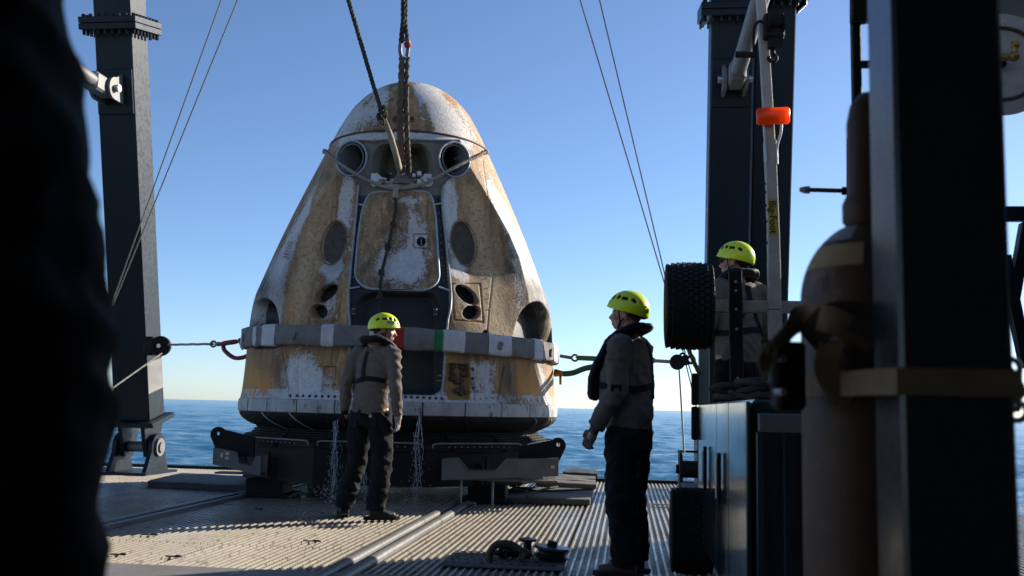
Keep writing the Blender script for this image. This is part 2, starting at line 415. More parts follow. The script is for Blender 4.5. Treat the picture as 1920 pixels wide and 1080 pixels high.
# grid
fine = np.radians(np.arange(-100, 100.01, 0.27)); coarse = np.radians(np.arange(103, 258, 3.0))
PH = np.concatenate([fine, coarse]); NZ = 500
ZZ = np.concatenate([np.linspace(0.03, 3.28, 390), np.linspace(3.288, 4.2, 90)])
PHI, ZG = np.meshgrid(PH, ZZ); PHI = np.where(PHI > math.pi, PHI-2*math.pi, PHI)
RB = rad(PHI, ZG)
base = capw(PHI.ravel(), ZG.ravel(), RB.ravel())
QX, QY = proj(base); QX = QX.reshape(PHI.shape); QY = QY.reshape(PHI.shape)
front = np.abs(PHI) < R(83)
def poly_sd(pts, x=None, y=None):                     # signed distance in photo pixels, negative inside
    x = QX if x is None else x; y = QY if y is None else y
    d = np.full(x.shape, 1e9); ins = np.zeros(x.shape, bool); n = len(pts)
    for i in range(n):
        ax, ay = pts[i]; bx, by = pts[(i+1) % n]
        ex, ey = bx-ax, by-ay; t = np.clip(((x-ax)*ex+(y-ay)*ey)/(ex*ex+ey*ey), 0, 1)
        d = np.minimum(d, np.hypot(x-ax-t*ex, y-ay-t*ey))
        c = ((ay > y) != (by > y)) & (x < (bx-ax)*(y-ay)/(by-ay+1e-12)+ax); ins ^= c
    return np.where(front, np.where(ins, -d, d), 1e3)
def rpoly(pts, r):                                    # shrink corners by rounding: polygon given at its outer size
    def f(x=None, y=None):
        cx = sum(p[0] for p in pts)/len(pts); cy = sum(p[1] for p in pts)/len(pts)
        q = []
        n = len(pts)
        for i in range(n):
            a = np.array(pts[i-1], float); b = np.array(pts[i], float); c = np.array(pts[(i+1) % n], float)
            u = (a-b); u /= np.linalg.norm(u); v = (c-b); v /= np.linalg.norm(v)
            L = min(r, np.linalg.norm(a-b)*0.48, np.linalg.norm(c-b)*0.48)
            for t in np.linspace(0, 1, 7): q.append(tuple((1-t)**2*(b+u*L)+2*t*(1-t)*b+t*t*(b+v*L)))
        return q
    return f()
def ell_sd(cx, cy, rx, ry, ang=0):
    c, s = math.cos(R(ang)), math.sin(R(ang)); dx = QX-cx; dy = QY-cy
    u = (dx*c+dy*s)/rx; v = (-dx*s+dy*c)/ry; k = np.hypot(u, v)
    return np.where(front, (k-1)*min(rx, ry)*0.5*(1+k)/np.maximum(k, 0.3)*1.0, 1e3)
def ell_pts(cx, cy, rx, ry, ang=0, n=40):
    c, s = math.cos(R(ang)), math.sin(R(ang))
    return [(cx+rx*math.cos(a)*c-ry*math.sin(a)*s, cy+rx*math.cos(a)*s+ry*math.sin(a)*c) for a in np.linspace(0, 2*math.pi, n, endpoint=False)]
def mir(pts): return [(1507.5-x+(y-450)*0.0+ (450-y)*0.028, y+ (753.75-x)*0.0) for x, y in pts]
D = np.zeros(PHI.shape)                               # inward displacement in metres
ID = np.zeros(PHI.shape, int)                         # part index
WH = np.full(PHI.shape, 0.0); SO = np.zeros(PHI.shape); GO = np.zeros(PHI.shape); SMO = np.zeros(PHI.shape)
def recess(sd, depth_, soft, pid=None, at=0.0):
    global D
    k = sstep(soft/2, -soft/2, sd-at); D[...] = np.maximum(D, k*depth_) if depth_ > 0 else D+k*depth_
    if pid is not None: ID[sd < at] = pid
HATCH = rpoly([(693, 360), (808, 358), (817, 400), (824, 528), (800, 545), (684, 541), (665, 520), (672, 440), (680, 390)], 20)
hs = poly_sd(HATCH)
UP = rpoly([(664, 262), (700, 264), (760, 262), (820, 263), (864, 262), (850, 332), (836, 340), (828, 362), (842, 560), (846, 600), (834, 640), (830, 730), (815, 742), (690, 740), (660, 742), (654, 640), (652, 600), (654, 540), (664, 440), (670, 345), (650, 325)], 9)
up = poly_sd(UP)
recess(up, 0.035, 3.0, 2)                            # recessed grey frame, channels and lower bay share this field
LOW = rpoly([(668, 560), (700, 548), (760, 552), (815, 550), (829, 575), (828, 735), (690, 738), (664, 735), (662, 600)], 16)
ls = poly_sd(LOW)
recess(ls, 0.16, 16, 3)
BAY = rpoly([(708, 270), (798, 270), (812, 300), (812, 338), (694, 338), (696, 300)], 22)
bs = poly_sd(BAY); recess(bs, 0.42, 7, 4)
hatch_lift = sstep(2, -2, hs); D[...] = D*(1-hatch_lift)+hatch_lift*(-0.012); ID[hs < 0] = 1
gap = np.abs(hs+9); D[...] += np.where((hs < 0), sstep(3, 1, gap)*0.012, 0)
PORTS = [(659, 297, 28, 33, 16), (852, 299, 28, 33, -16)]
for p in PORTS:
    e = ell_sd(*p); recess(e, 0.03, 3, 5); recess(ell_sd(p[0], p[1], p[2]-5, p[3]-5, p[4]), 0.5, 3, 6)
WIN = [(625.5, 455, 21.5, 40, 13), (869.5, 456, 22, 41, -11)]
for i, p in enumerate(WIN):
    e = ell_sd(*p); D[...] += sstep(16, 10, e)*0.006*(e > 0)
    D[...] = np.where(e < 4, np.maximum(D, sstep(4, 0, e)*0.03), D); ID[e < 0] = 7+i
PANELS = [[(588, 527), (642, 523), (636, 602), (580, 603)], [(846, 532), (900, 532), (906, 604), (852, 600)]]
for p in PANELS: D[...] += sstep(2.2, 0.4, np.abs(poly_sd(p)))*0.014
THR = [(611, 550, 23, 11, -38), (597, 584, 15, 12, 8), (875, 553, 23, 11, 40), (884, 586, 15, 12, -10)]
for p in THR:
    e = ell_sd(*p); D[...] -= sstep(7, 0, e)*sstep(-4, 0, e)*0.012; recess(e, 0.14, 4, 9)
SCOOP = [rpoly([(473, 650), (474, 590), (480, 568), (497, 560), (512, 572), (519, 600), (520, 650)], 12),
         rpoly([(962, 660), (968, 620), (978, 588), (995, 571), (1013, 568), (1027, 590), (1034, 640), (1036, 660)], 14)]
for p in SCOOP:
    e = poly_sd(p); D[...] -= sstep(26, 2, e)*(e > 0)*0.022; recess(e, 0.30, 10, 10)
D[...] += sstep(3, 1, np.abs(poly_sd(rpoly([(478, 690), (500, 560), (516, 545), (530, 560), (541, 690)], 10))))*0.006
VENT = [(526, 486), (537, 452), (549, 453), (541, 486)]
vsd = poly_sd(VENT)
recess(vsd, 0.012, 2)
D[...] += np.where(vsd < -1, 0.03*(np.sin((QY-QX*0.25)*1.05) > 0.15), 0)
# access plates and small boxes
LEV = rpoly([(776, 438), (806, 439), (806, 465), (776, 464)], 3); le = poly_sd(LEV); D[...] -= sstep(1.5, -1.5, le)*0.01; D[...] += sstep(1.8, 0.4, np.abs(le))*0.012
le2 = ell_sd(790, 453, 8, 8); recess(le2, 0.07, 3, 11)
BOX1 = rpoly([(607, 687), (631, 687), (628, 737), (602, 737)], 3); b1 = poly_sd(BOX1); recess(b1, 0.035, 3); D[...] += sstep(2, 0.5, np.abs(QY-722))*(b1 < 0)*0.02
BOX2 = rpoly([(839, 681), (880, 684), (882, 750), (840, 750)], 4); b2 = poly_sd(BOX2); recess(b2, 0.06, 3, 12)
TRI = rpoly([(902, 640), (906, 622), (912, 618), (922, 640)], 3); recess(poly_sd(TRI), 0.1, 3, 10)
# vertical panel seams on the lower skirt and shoulders
for pl in ([(530, 660), (545, 752)], [(944, 690), (932, 752)], [(558, 690), (560, 752)], [(886, 690), (890, 752)]):
    (ax, ay), (bx, by) = pl; ex, ey = bx-ax, by-ay; tt = np.clip(((QX-ax)*ex+(QY-ay)*ey)/(ex*ex+ey*ey), 0, 1)
    D[...] += np.where(front, sstep(2.4, 0.6, np.hypot(QX-ax-tt*ex, QY-ay-tt*ey))*0.014, 0)
# shoulder seam curves
for cur in ([(600, 340), (560, 470), (552, 600), (556, 740)], [(905, 300), (925, 470), (915, 600), (905, 740)], [(592, 335), (538, 440), (500, 540)]):
    cur = [(p.x, p.y) for p in spline([(a, b, 0) for a, b in cur], 8)]
    dd = np.full(QX.shape, 1e9)
    for (ax, ay), (bx, by) in zip(cur, cur[1:]):
        ex, ey = bx-ax, by-ay; tt = np.clip(((QX-ax)*ex+(QY-ay)*ey)/(ex*ex+ey*ey), 0, 1)
        dd = np.minimum(dd, np.hypot(QX-ax-tt*ex, QY-ay-tt*ey))
    D[...] += np.where(front & (ID == 0), sstep(1.8, 0.3, dd)*0.006, 0)
# nose cone starts above the seal groove
ID[ZG > 3.30] = 13
D[...] += sstep(0.016, 0.004, np.abs(ZG-3.30))*0.02
for p in ((742, 224, 9, 10), (772, 224, 9, 10)):
    e = ell_sd(*p); D[...] -= sstep(3, -2, e)*0.02; e2 = ell_sd(p[0], p[1]+1, 4.5, 5); D[...] += sstep(1.5, -1.5, e2)*0.07
# stains: where the white paint survives, where soot lies, where the cork is amber
def blob(x, y, rx, ry, ang=0, p=1.0):
    c, s = math.cos(R(ang)), math.sin(R(ang)); u = ((QX-x)*c+(QY-y)*s)/rx; v = (-(QX-x)*s+(QY-y)*c)/ry
    return np.where(front, np.exp(-(u*u+v*v)*p), 0)
for a in ((640, 430, 16, 95, 8, .26), (628, 500, 34, 24, 0, .2), (850, 420, 18, 90, -6, .24), (868, 505, 34, 22, 0, .16), (650, 360, 14, 50, 8, .2), (842, 360, 14, 50, -8, .2),
          (775, 470, 24, 75, 6, .27), (735, 505, 42, 34, 0, .2), (720, 465, 16, 45, 10, .1), (505, 540, 22, 60, 24, .34), (550, 440, 9, 90, 26, .2), (566, 640, 22, 90, 0, .12),
          (520, 610, 12, 55, 0, .25), (590, 715, 38, 32, 0, .27), (545, 700, 24, 46, 0, .15), (612, 575, 30, 34, 0, .12), (882, 560, 28, 36, 0, .12), (958, 430, 11, 90, -27, .33), (985, 510, 18, 46, -20, .28),
          (935, 380, 9, 60, -26, .2), (905, 720, 24, 40, 0, .2), (935, 640, 8, 60, 8, .2), (655, 225, 26, 46, 40, .28), (715, 180, 26, 22, 60, .2), (815, 200, 20, 50, -30, .28), (850, 225, 24, 40, -38, .24),
          (800, 175, 30, 14, 20, .2), (760, 255, 90, 7, 0, .45), (680, 262, 30, 8, -8, .25), (845, 262, 30, 8, 10, .25), (1018, 715, 8, 40, -10, .25), (745, 375, 60, 9, 0, .16), (690, 430, 6, 80, 4, .1), (760, 748, 200, 10, 0, .14), (482, 560, 10, 40, 15, .2), (1015, 560, 12, 24, -20, .2)):
    WH[...] += a[5]*blob(*a[:5])
for a in ((590, 430, 26, 150, 14, .30), (905, 500, 24, 150, -10, .34), (560, 560, 22, 80, 6, .24), (885, 370, 20, 70, -20, .25), (930, 560, 16, 70, -6, .3), (700, 420, 12, 70, 0, .12), (650, 570, 12, 60, 0, .25), (845, 640, 12, 50, 0, .2), (770, 205, 26, 40, 0, .12)):
    SMO[...] += a[5]*blob(*a[:5])                     # smooth scorched cork: no paint left
for a in ((495, 540, 24, 34, 0, .5), (1000, 545, 26, 34, 0, .6), (483, 620, 20, 60, 0, .5), (1018, 620, 26, 70, 0, .8), (612, 545, 22, 22, 0, .35), (876, 548, 22, 22, 0, .35), (630, 500, 30, 20, 0, .25), (965, 500, 20, 40, -20, .5), (520, 690, 16, 40, 0, .5), (955, 710, 16, 50, 0, .6), (860, 640, 30, 40, 0, .2), (715, 225, 40, 40, 0, .15), (590, 655, 60, 14, 0, .25), (500, 500, 14, 60, 24, .3)):
    SO[...] += a[5]*blob(*a[:5])
for a in ((500, 720, 26, 44, 20, 1.1), (472, 720, 14, 50, 0, .8), (998, 715, 26, 44, -30, 1.4), (960, 730, 26, 26, 0, .5), (840, 185, 40, 40, 0, .6), (655, 210, 30, 30, 0, .35), (614, 705, 16, 34, 0, .6), (560, 665, 60, 14, 0, .5), (985, 430, 20, 60, -26, .6), (1000, 480, 12, 60, -20, .4), (650, 575, 14, 60, 0, .35), (845, 600, 14, 60, 0, .4), (540, 590, 30, 60, 0, .25), (670, 190, 40, 30, 0, .3)):
    GO[...] += a[5]*blob(*a[:5])
for a in ((545, 470, 13, 110, 24, .22), (518, 570, 16, 60, 10, .2), (588, 360, 9, 60, 18, .16), (600, 500, 22, 14, 0, .14), (975, 560, 10, 40, -10, .16),
          (560, 720, 14, 40, 0, .2), (900, 690, 30, 14, 0, .16), (700, 215, 14, 40, 20, .14), (790, 215, 10, 40, -10, .14), (875, 270, 10, 30, -30, .16), (635, 270, 10, 30, 30, .16), (930, 600, 8, 40, 10, .14)): WH[...] += a[5]*blob(*a[:5])
for a in ((612, 330, 26, 14, 0, .35), (880, 335, 22, 16, 0, .3), (575, 620, 40, 12, 0, .35), (900, 625, 40, 12, 0, .3), (745, 535, 60, 8, 0, .3), (690, 500, 14, 40, 0, .25), (540, 520, 12, 60, 14, .25), (560, 345, 14, 40, 26, .3)): SO[...] += a[5]*blob(*a[:5])
WH[ZG < 0.14] += 0.10; WH += 0.012; SO *= 1.45
back = ~front; WH[back] = 0.06
W3 = capw(PHI.ravel(), ZG.ravel(), (RB-D).ravel())
root = thing('space_capsule', (CAPC.x, CAPC.y, EYE-0.5), 'scorched tan and white space capsule standing on the black cradle', 'space capsule')
CAP = root; root['_o'] = tuple(root.location)
n, m = PHI.shape; I = np.arange(n*m).reshape(n, m); I2 = np.roll(I, -1, axis=1)
FQ = np.stack([I[:-1], I2[:-1], I2[1:], I[1:]], -1).reshape(-1, 4)
FID = ID[:-1].ravel()
def attr_part(name, sel, mat, parent=root, smooth=55):
    F = FQ[sel]
    used, inv = np.unique(F, return_inverse=True); F = inv.reshape(F.shape)
    me = bpy.data.meshes.new(name); V = W3[used]-np.array(parent['_o'])
    me.from_pydata(V.tolist(), [], F.tolist()); me.update()
    for nm, arr in (('paint', WH), ('soot', SO), ('amber', GO), ('cork', SMO)):
        at = me.attributes.new(nm, 'FLOAT', 'POINT'); at.data.foreach_set('value', arr.ravel()[used].astype(np.float32))
    ob = bpy.data.objects.new(name, me); COL.objects.link(ob); ob.parent = parent; ob['_o'] = parent['_o']
    me.materials.append(mat); sm(me, smooth); return ob
# capsule skin
mt, t, b = new_mat('scorched_skin')
co = N(t, 'ShaderNodeTexCoord').outputs['Object']
def at(nm): q = N(t, 'ShaderNodeAttribute'); q.attribute_name = nm; return q.outputs['Fac']
big = noise_tex(t, co, 1.1, 6, 0.6, (1, 1, 0.5)); med = noise_tex(t, co, 4.5, 10, 0.7, (1.4, 1.4, 0.6), 0.6); fin = noise_tex(t, co, 26, 8, 0.72); fin2 = noise_tex(t, co, 62, 6, 0.72)
streak = noise_tex(t, co, 5, 8, 0.7, (2.6, 2.6, 0.16), 0.4)
tan = mix(t, ramp(t, big.outputs['Fac'], [(0.3, 0), (0.7, 1)]).outputs[0], (0.53, 0.315, 0.135), (0.34, 0.20, 0.092))
tan = mix(t, ramp(t, streak.outputs['Fac'], [(0.40, 0), (0.60, 0.85)]).outputs[0], tan, (0.14, 0.082, 0.042))
tan = mix(t, ramp(t, streak.outputs['Fac'], [(0.30, 0.9), (0.43, 0.0)]).outputs[0], tan, (0.60, 0.405, 0.21))
tan = mix(t, ramp(t, med.outputs['Fac'], [(0.50, 0), (0.66, 0.7)]).outputs[0], tan, (0.28, 0.13, 0.048))
tan = mix(t, math_n(t, 'MULTIPLY', at('cork'), 2.0, clamp=True), tan, (0.62, 0.435, 0.235))
tan = mix(t, ramp(t, fin.outputs['Fac'], [(0.48, 0), (0.66, 0.8)]).outputs[0], tan, (0.15, 0.092, 0.048))
amb = math_n(t, 'MULTIPLY', at('amber'), ramp(t, med.outputs['Fac'], [(0.35, 0.35), (0.6, 1.3)]).outputs[0], clamp=True)
tan = mix(t, amb, tan, (0.58, 0.255, 0.045))
# paint mask
s1 = math_n(t, 'ADD', math_n(t, 'MULTIPLY', med.outputs['Fac'], 0.62), math_n(t, 'MULTIPLY', fin.outputs['Fac'], 0.58))
s1 = math_n(t, 'ADD', s1, math_n(t, 'MULTIPLY', fin2.outputs['Fac'], 0.52))
s1 = math_n(t, 'ADD', s1, at('paint')); s1 = math_n(t, 'SUBTRACT', s1, at('cork'))
pm = ramp(t, math_n(t, 'SUBTRACT', s1, 0.08), [(0.91, 0.0), (0.935, 1.0)])
white = mix(t, ramp(t, fin.outputs['Fac'], [(0.35, 0), (0.7, 1)]).outputs[0], (0.74, 0.74, 0.75), (0.44, 0.43, 0.41))
white = mix(t, ramp(t, big.outputs['Fac'], [(0.45, 0), (0.75, 0.5)]).outputs[0], white, (0.34, 0.31, 0.27))
colr = mix(t, math_n(t, 'MULTIPLY', pm.outputs[0], 0.93), tan, white)
sk = math_n(t, 'MULTIPLY', at('soot'), ramp(t, streak.outputs['Fac'], [(0.3, 0.5), (0.65, 1.15)]).outputs[0], clamp=True)
colr = mix(t, sk, colr, (0.03, 0.028, 0.027))
# small pits
vor = N(t, 'ShaderNodeTexVoronoi'); vor.inputs['Scale'].default_value = 13; vor.inputs['Randomness'].default_value = 1.0; t.links.new(co, vor.inputs['Vector'])
pit = ramp(t, vor.outputs['Distance'], [(0.10, 1.0), (0.15, 0.0)])
pit_f = math_n(t, 'MULTIPLY', pit.outputs[0], math_n(t, 'GREATER_THAN', noise_tex(t, co, 3.2, 2).outputs['Fac'], 0.52))
colr = mix(t, math_n(t, 'MULTIPLY', pit_f, 0.75), colr, (0.075, 0.06, 0.045))
spk = noise_tex(t, co, 80, 3, 0.6); spf = math_n(t, 'MULTIPLY', ramp(t, spk.outputs['Fac'], [(0.63, 0), (0.67, 1)]).outputs[0], ramp(t, streak.outputs['Fac'], [(0.35, 0.9), (0.6, 0.1)]).outputs[0])
colr = mix(t, spf, colr, (0.62, 0.61, 0.60))
t.links.new(colr, b.inputs['Base Color'])
b.inputs['Roughness'].default_value = 0.62; b.inputs['Specular IOR Level'].default_value = 0.35
hh = math_n(t, 'ADD', math_n(t, 'MULTIPLY', pm.outputs[0], 0.5), math_n(t, 'MULTIPLY', fin.outputs['Fac'], 0.9)); hh = math_n(t, 'SUBTRACT', hh, math_n(t, 'MULTIPLY', pit_f, 0.8))
bump(t, b, hh, 0.7, 0.012)
skin = mt
greyp = worn('grey_bay_lining', (0.20, 0.18, 0.15), (0.13, 0.118, 0.098), 5, (0.6, 0.8), spots=(0.05, 0.045, 0.04), spot_amt=0.63)
lowp = worn('dark_recess_lining', (0.020, 0.022, 0.024), (0.034, 0.034, 0.034), 3, (0.5, 0.7), spots=(0.08, 0.072, 0.062), spot_amt=0.69, spec=0.3)
baym = worn('parachute_bay_lining', (0.11, 0.095, 0.068), (0.065, 0.055, 0.04), 7, (0.6, 0.8), spots=(0.02, 0.02, 0.02), spot_amt=0.62)
chan = worn('black_channel', (0.016, 0.017, 0.018), (0.03, 0.03, 0.03), 8, (0.4, 0.7))
hole = worn('charred_black', (0.006, 0.006, 0.006), (0.015, 0.014, 0.013), 9, (0.6, 0.9))
trim = worn('pale_blue_seal', (0.38, 0.44, 0.50), (0.26, 0.29, 0.31), 14, (0.4, 0.6), spots=(0.15, 0.13, 0.10), spot_amt=0.62)
winm = worn('window_cover', (0.115, 0.088, 0.072), (0.06, 0.047, 0.04), 16, (0.6, 0.8), spots=(0.20, 0.17, 0.14), spot_amt=0.62, spec=0.2)
nozz = worn('thruster_bore', (0.016, 0.018, 0.020), (0.008, 0.008, 0.009), 9, (0.4, 0.6), 0.0, spots=(0.10, 0.09, 0.08), spot_amt=0.62)
ambm = worn('amber_box_lining', (0.42, 0.25, 0.05), (0.30, 0.17, 0.04), 12, (0.4, 0.6), spots=(0.06, 0.045, 0.03), spot_amt=0.60)
attr_part('backshell', FID == 0, skin)
nose = attr_part('nose_cone', FID == 13, skin)
hatch = attr_part('side_hatch', FID == 1, skin); hatch['label'] = 'rounded scorched hatch with large white flaked patch'
mid_z = QY[:-1].ravel()
attr_part('bay_surround', (FID == 2) & (mid_z < 366), greyp)
attr_part('hatch_channel', (FID == 2) & (mid_z >= 366) & (mid_z < 548), chan)
attr_part('lower_surround', (FID == 2) & (mid_z >= 548), lowp)
attr_part('lower_recess', FID == 3, lowp)['label'] = 'dark smooth recess under the hatch'
attr_part('parachute_bay', FID == 4, baym)
mid_x = QX[:-1].ravel()
for sgn in (-1, 1):
    sel = (mid_x-755)*sgn > 0
    r_ = attr_part('mortar_port', (FID == 5) & sel, grey_steel); attr_part('bore', (FID == 6) & sel, hole, r_)
    attr_part('window', (FID == (7 if sgn < 0 else 8)), winm)
    attr_part('engine_port', (FID == 10) & sel & ((mid_x < 530) | (mid_x > 955)), nozz)
    for k in (0, 1):
        attr_part('thruster_port', (FID == 9) & sel & ((mid_z < 568) if k == 0 else (mid_z >= 568)), nozz)
attr_part('cable_port', (FID == 10) & (mid_x > 860) & (mid_x < 955), hole)
lp = attr_part('latch_bore', FID == 11, hole, hatch)
attr_part('connector_box', FID == 12, ambm)['label'] = 'amber lined box full of corroded connectors'

def chit(px, py, off=0.0, use_d=False):               # where a pixel's ray meets the capsule skin, plus an outward offset
    r = np.array(FWD+RGT*((px-960)/FPX)+UPV*((540-py)/FPX)); s = np.linspace(9.5, 13.5, 900)
    q = np.array(CAMP)+np.multiply.outer(s, r)-np.array(CAPC)
    f_ = q@Fv; x_ = q@Rv; z_ = q[:, 2]; rr = np.hypot(f_, x_); ph = np.arctan2(x_, f_)
    inside = rr < rad(ph, z_)+off*(1 if off > 0 else 1)
    inside &= z_ < 4.2
    k = np.argmax(inside) if inside.any() else int(np.argmin(rr-rad(ph, z_)))
    return Vector(np.array(CAMP)+r*s[k])
# trims: seals round the hatch and along the openings
def line_tube(name, pts, r, mat, parent, off=0.0, closed=False, n=6):
    w_ = [chit(x, y, off) for x, y in pts]
    if closed: w_.append(w_[0])
    return Geo().tube(w_, r, n).build(name, mat, parent, 60)
line_tube('hatch_seal', HATCH, 0.014, trim, hatch, 0.0, True)
for pl in ([(672, 347), (664, 440), (655, 530), (653, 560), (656, 620), (654, 690), (656, 742)], [(832, 347), (829, 380), (838, 470), (846, 560), (840, 600), (836, 640), (832, 700), (828, 744)]):
    q = [(v.x, v.y) for v in spline([(x, y, 0) for x, y in pl], 6)]
    line_tube('edge_seal', q, 0.013, trim, root)
line_tube('bay_edge', [(664, 263), (700, 265), (760, 263), (820, 264), (862, 263)], 0.010, grey_steel, root)
for p in ([(673, 383), (690, 386)], [(812, 384), (829, 381)], [(655, 541), (674, 538)], [(822, 538), (842, 545)]):
    line_tube('cross_strap', p, 0.012, trim, root)
for p in PORTS:
    line_tube('port_rim', ell_pts(*p), 0.013, trim, root, 0.0, True)
    line_tube('port_rim', ell_pts(p[0], p[1], p[2]-6, p[3]-6, p[4]), 0.010, grey_steel, root, -0.02, True)
for p in WIN: line_tube('window_rim', ell_pts(p[0], p[1], p[2]+1.5, p[3]+1.5, p[4]), 0.007, skin, root, 0.0, True)
# seal ring under the nose cone
sealm = worn('red_brown_seal', (0.11, 0.03, 0.02), (0.06, 0.025, 0.018), 20, (0.5, 0.7))
pts = [Vector(capw(np.array([a]), np.array([3.30]), np.array([1.032]))[0]) for a in np.linspace(-math.pi, math.pi, 97)]
Geo().tube(pts, 0.014, 8).build('nose_seal', sealm, root, 60)
# bolts and rivets along seams (too small to pick apart)
def bolt_row(name, pl, step, r, mat, parent=root, off=0.0):
    g = Geo()
    for (ax, ay), (bx, by) in zip(pl, pl[1:]):
        k = max(1, int(math.hypot(bx-ax, by-ay)/step))
        for i in range(k):
            c = chit(ax+(bx-ax)*i/k, ay+(by-ay)*i/k, off); g.ball(c, r, 7, 4)
    o = g.build(name, mat, parent, True); o['kind'] = 'stuff'; return o
boltm = worn('rusty_bolt', (0.09, 0.055, 0.03), (0.05, 0.035, 0.02), 40, (0.5, 0.7))
bolt_row('skirt_bolts', [(545, 742), (640, 744), (760, 744), (840, 748)], 11, 0.019, boltm)
bolt_row('skirt_bolts', [(890, 748), (935, 746), (1020, 752)], 11, 0.016, white_b := worn('pale_bolt', (0.45, 0.45, 0.45), (0.3, 0.3, 0.3), 40))
bolt_row('skirt_bolts', [(886, 692), (886, 745)], 17, 0.02, boltm)
bolt_row('channel_rivets', [(682, 380), (660, 535)], 15, 0.007, white_b, root, -0.03); bolt_row('channel_rivets', [(822, 385), (834, 540)], 13, 0.007, white_b, root, -0.03)
bolt_row('skin_rivets', [(604, 345), (582, 420), (568, 520)], 17, 0.008, skin); bolt_row('skin_rivets', [(892, 340), (905, 430), (914, 540), (918, 600)], 17, 0.008, skin)
for pl in ([(700, 200), (690, 240)], [(800, 205), (815, 240)], [(725, 185), (712, 240)], [(785, 195), (795, 240)]): bolt_row('nose_plugs', pl, 14, 0.012, skin, nose)
cg = Geo()
for _ in range(22):
    cg.ball(chit(random.uniform(844, 876), random.uniform(686, 738), -0.04), random.uniform(0.02, 0.035), 8, 5)
o = cg.build('connectors', boltm, root, True); o['kind'] = 'stuff'
# latch handle in the hatch
line_tube('latch_frame', LEV, 0.005, skin, hatch, 0.012, True)
Geo().tube([chit(790, 447, -0.02), chit(790, 460, -0.02)], 0.007, 8).build('latch_handle', bright_steel, hatch, True)
# hinge plates in the lower recess
for (x, y) in ((663, 584), (816, 585), (823, 709)):
    g = Geo(); c = chit(x, y, 0.0); g.box(c, (0.045, 0.03, 0.09), Matrix.Rotation(math.atan2(Rv[1], Rv[0]), 3, 'Z'), 0.004); hp = g.build('hinge_plate', chan, root)
    g = Geo()
    for sx in (-1, 1):
        for sz in (-1, 1): g.ball(c+Vector(Fv)*0.016+Vector(Rv)*0.012*sx+Vector((0, 0, 0.027*sz)), 0.007, 6, 4)
    o = g.build('plate_screws', white_b, hp, True); o['kind'] = 'stuff'
# mechanism shelf at the foot of the parachute bay
mech = worn('white_mechanism_paint', (0.62, 0.64, 0.67), (0.45, 0.46, 0.48), 10, (0.4, 0.6), spots=(0.12, 0.11, 0.10), spot_amt=0.66)
def cap_frame(px, py, off=0.0):
    c = chit(px, py, off); return c
RZ = Matrix.Rotation(math.atan2(Rv[1], Rv[0]), 3, 'Z')
g = Geo(); poly = [(696, 326), (708, 325), (716, 333), (746, 337), (788, 336), (797, 326), (809, 327), (812, 343), (806, 350), (700, 350), (694, 344)]
wp = [chit(x, y, 0.02) for x, y in poly]; g.prism(wp, Vector(Fv)*0.015, Vector(Fv)*-0.05); shelf = g.build('release_shelf', mech, root)
g = Geo(); g.prism([chit(x, y, 0.04) for x, y in ((741, 330), (765, 330), (768, 344), (736, 344))], Vector(Fv)*0.03, Vector(Fv)*-0.05); g.build('anchor_block', grey_steel, root)
for (x, y, s) in ((709, 338, .04), (718, 341, .05), (728, 336, .04), (726, 328, .035), (778, 338, .04), (786, 341, .05), (797, 338, .045), (776, 329, .04), (786, 326, .05), (733, 326, .03), (803, 333, .03)):
    g = Geo(); g.box(chit(x, y, 0.035), (s, s*1.3, s*1.1), RZ@Matrix.Rotation(random.uniform(-.4, .4), 3, 'Y'), 0.006); g.build('release_latch', random.choice([mech, black_steel, grey_steel]), root)
# lower ring: silver segments, then the charred heat shield
ringm = worn('ablated_silver_ring', (0.46, 0.46, 0.47), (0.27, 0.26, 0.25), 5, (0.5, 0.7), 0.1, (1, 1, 0.5), spots=(0.12, 0.10, 0.08), spot_amt=0.58)
NS = 26
for k in range(NS):
    a0 = -math.pi+2*math.pi*(k+0.5)/NS+0.004; a1 = a0+2*math.pi/NS-0.008; g = Geo(); vs = []; pf = [(1.94, 0.035), (1.985, 0.033), (1.998, 0.024), (2.004, -0.03), (2.0, -0.112), (1.985, -0.12), (1.93, -0.12)]
    A_ = np.linspace(a0, a1, 9)
    for a in A_:
        for r_, z_ in pf: vs.append(Vector(capw(np.array([a]), np.array([z_]), np.array([r_]))[0]))
    mm = len(pf); fs = [(i*mm+j, (i+1)*mm+j, (i+1)*mm+j+1, i*mm+j+1) for i in range(8) for j in range(mm-1)]
    fs += [tuple(range(mm)), tuple(8*mm+j for j in range(mm-1, -1, -1))]
    g.add(vs, fs); g.build('ring_segment', ringm, root, 35)
mt, t, b = new_mat('charred_heat_shield')
co = N(t, 'ShaderNodeTexCoord').outputs['Object']
n1 = noise_tex(t, co, 3, 10, 0.72, (1, 1, 2.5), 0.8); n2 = noise_tex(t, co, 20, 8, 0.7)
c = mix(t, ramp(t, n1.outputs['Fac'], [(0.4, 0), (0.7, 1)]).outputs[0], (0.007, 0.007, 0.007), (0.028, 0.025, 0.022))
c = mix(t, ramp(t, n2.outputs['Fac'], [(0.56, 0), (0.7, 1)]).outputs[0], c, (0.075, 0.066, 0.058))
t.links.new(c, b.inputs['Base Color']); b.inputs['Specular IOR Level'].default_value = 0.2; b.inputs['Roughness'].default_value = 0.8; bump(t, b, n1.outputs['Fac'], 0.6, 0.03)
hshield = mt
prof = [(1.93, -0.05), (1.985, -0.12), (1.983, -0.155), (1.955, -0.195), (1.88, -0.245), (1.76, -0.295), (1.58, -0.345), (1.3, -0.395), (0.95, -0.435), (0.5, -0.465), (0.01, -0.475)]
g = Geo(); vs = []; mm = len(prof); NA = 128
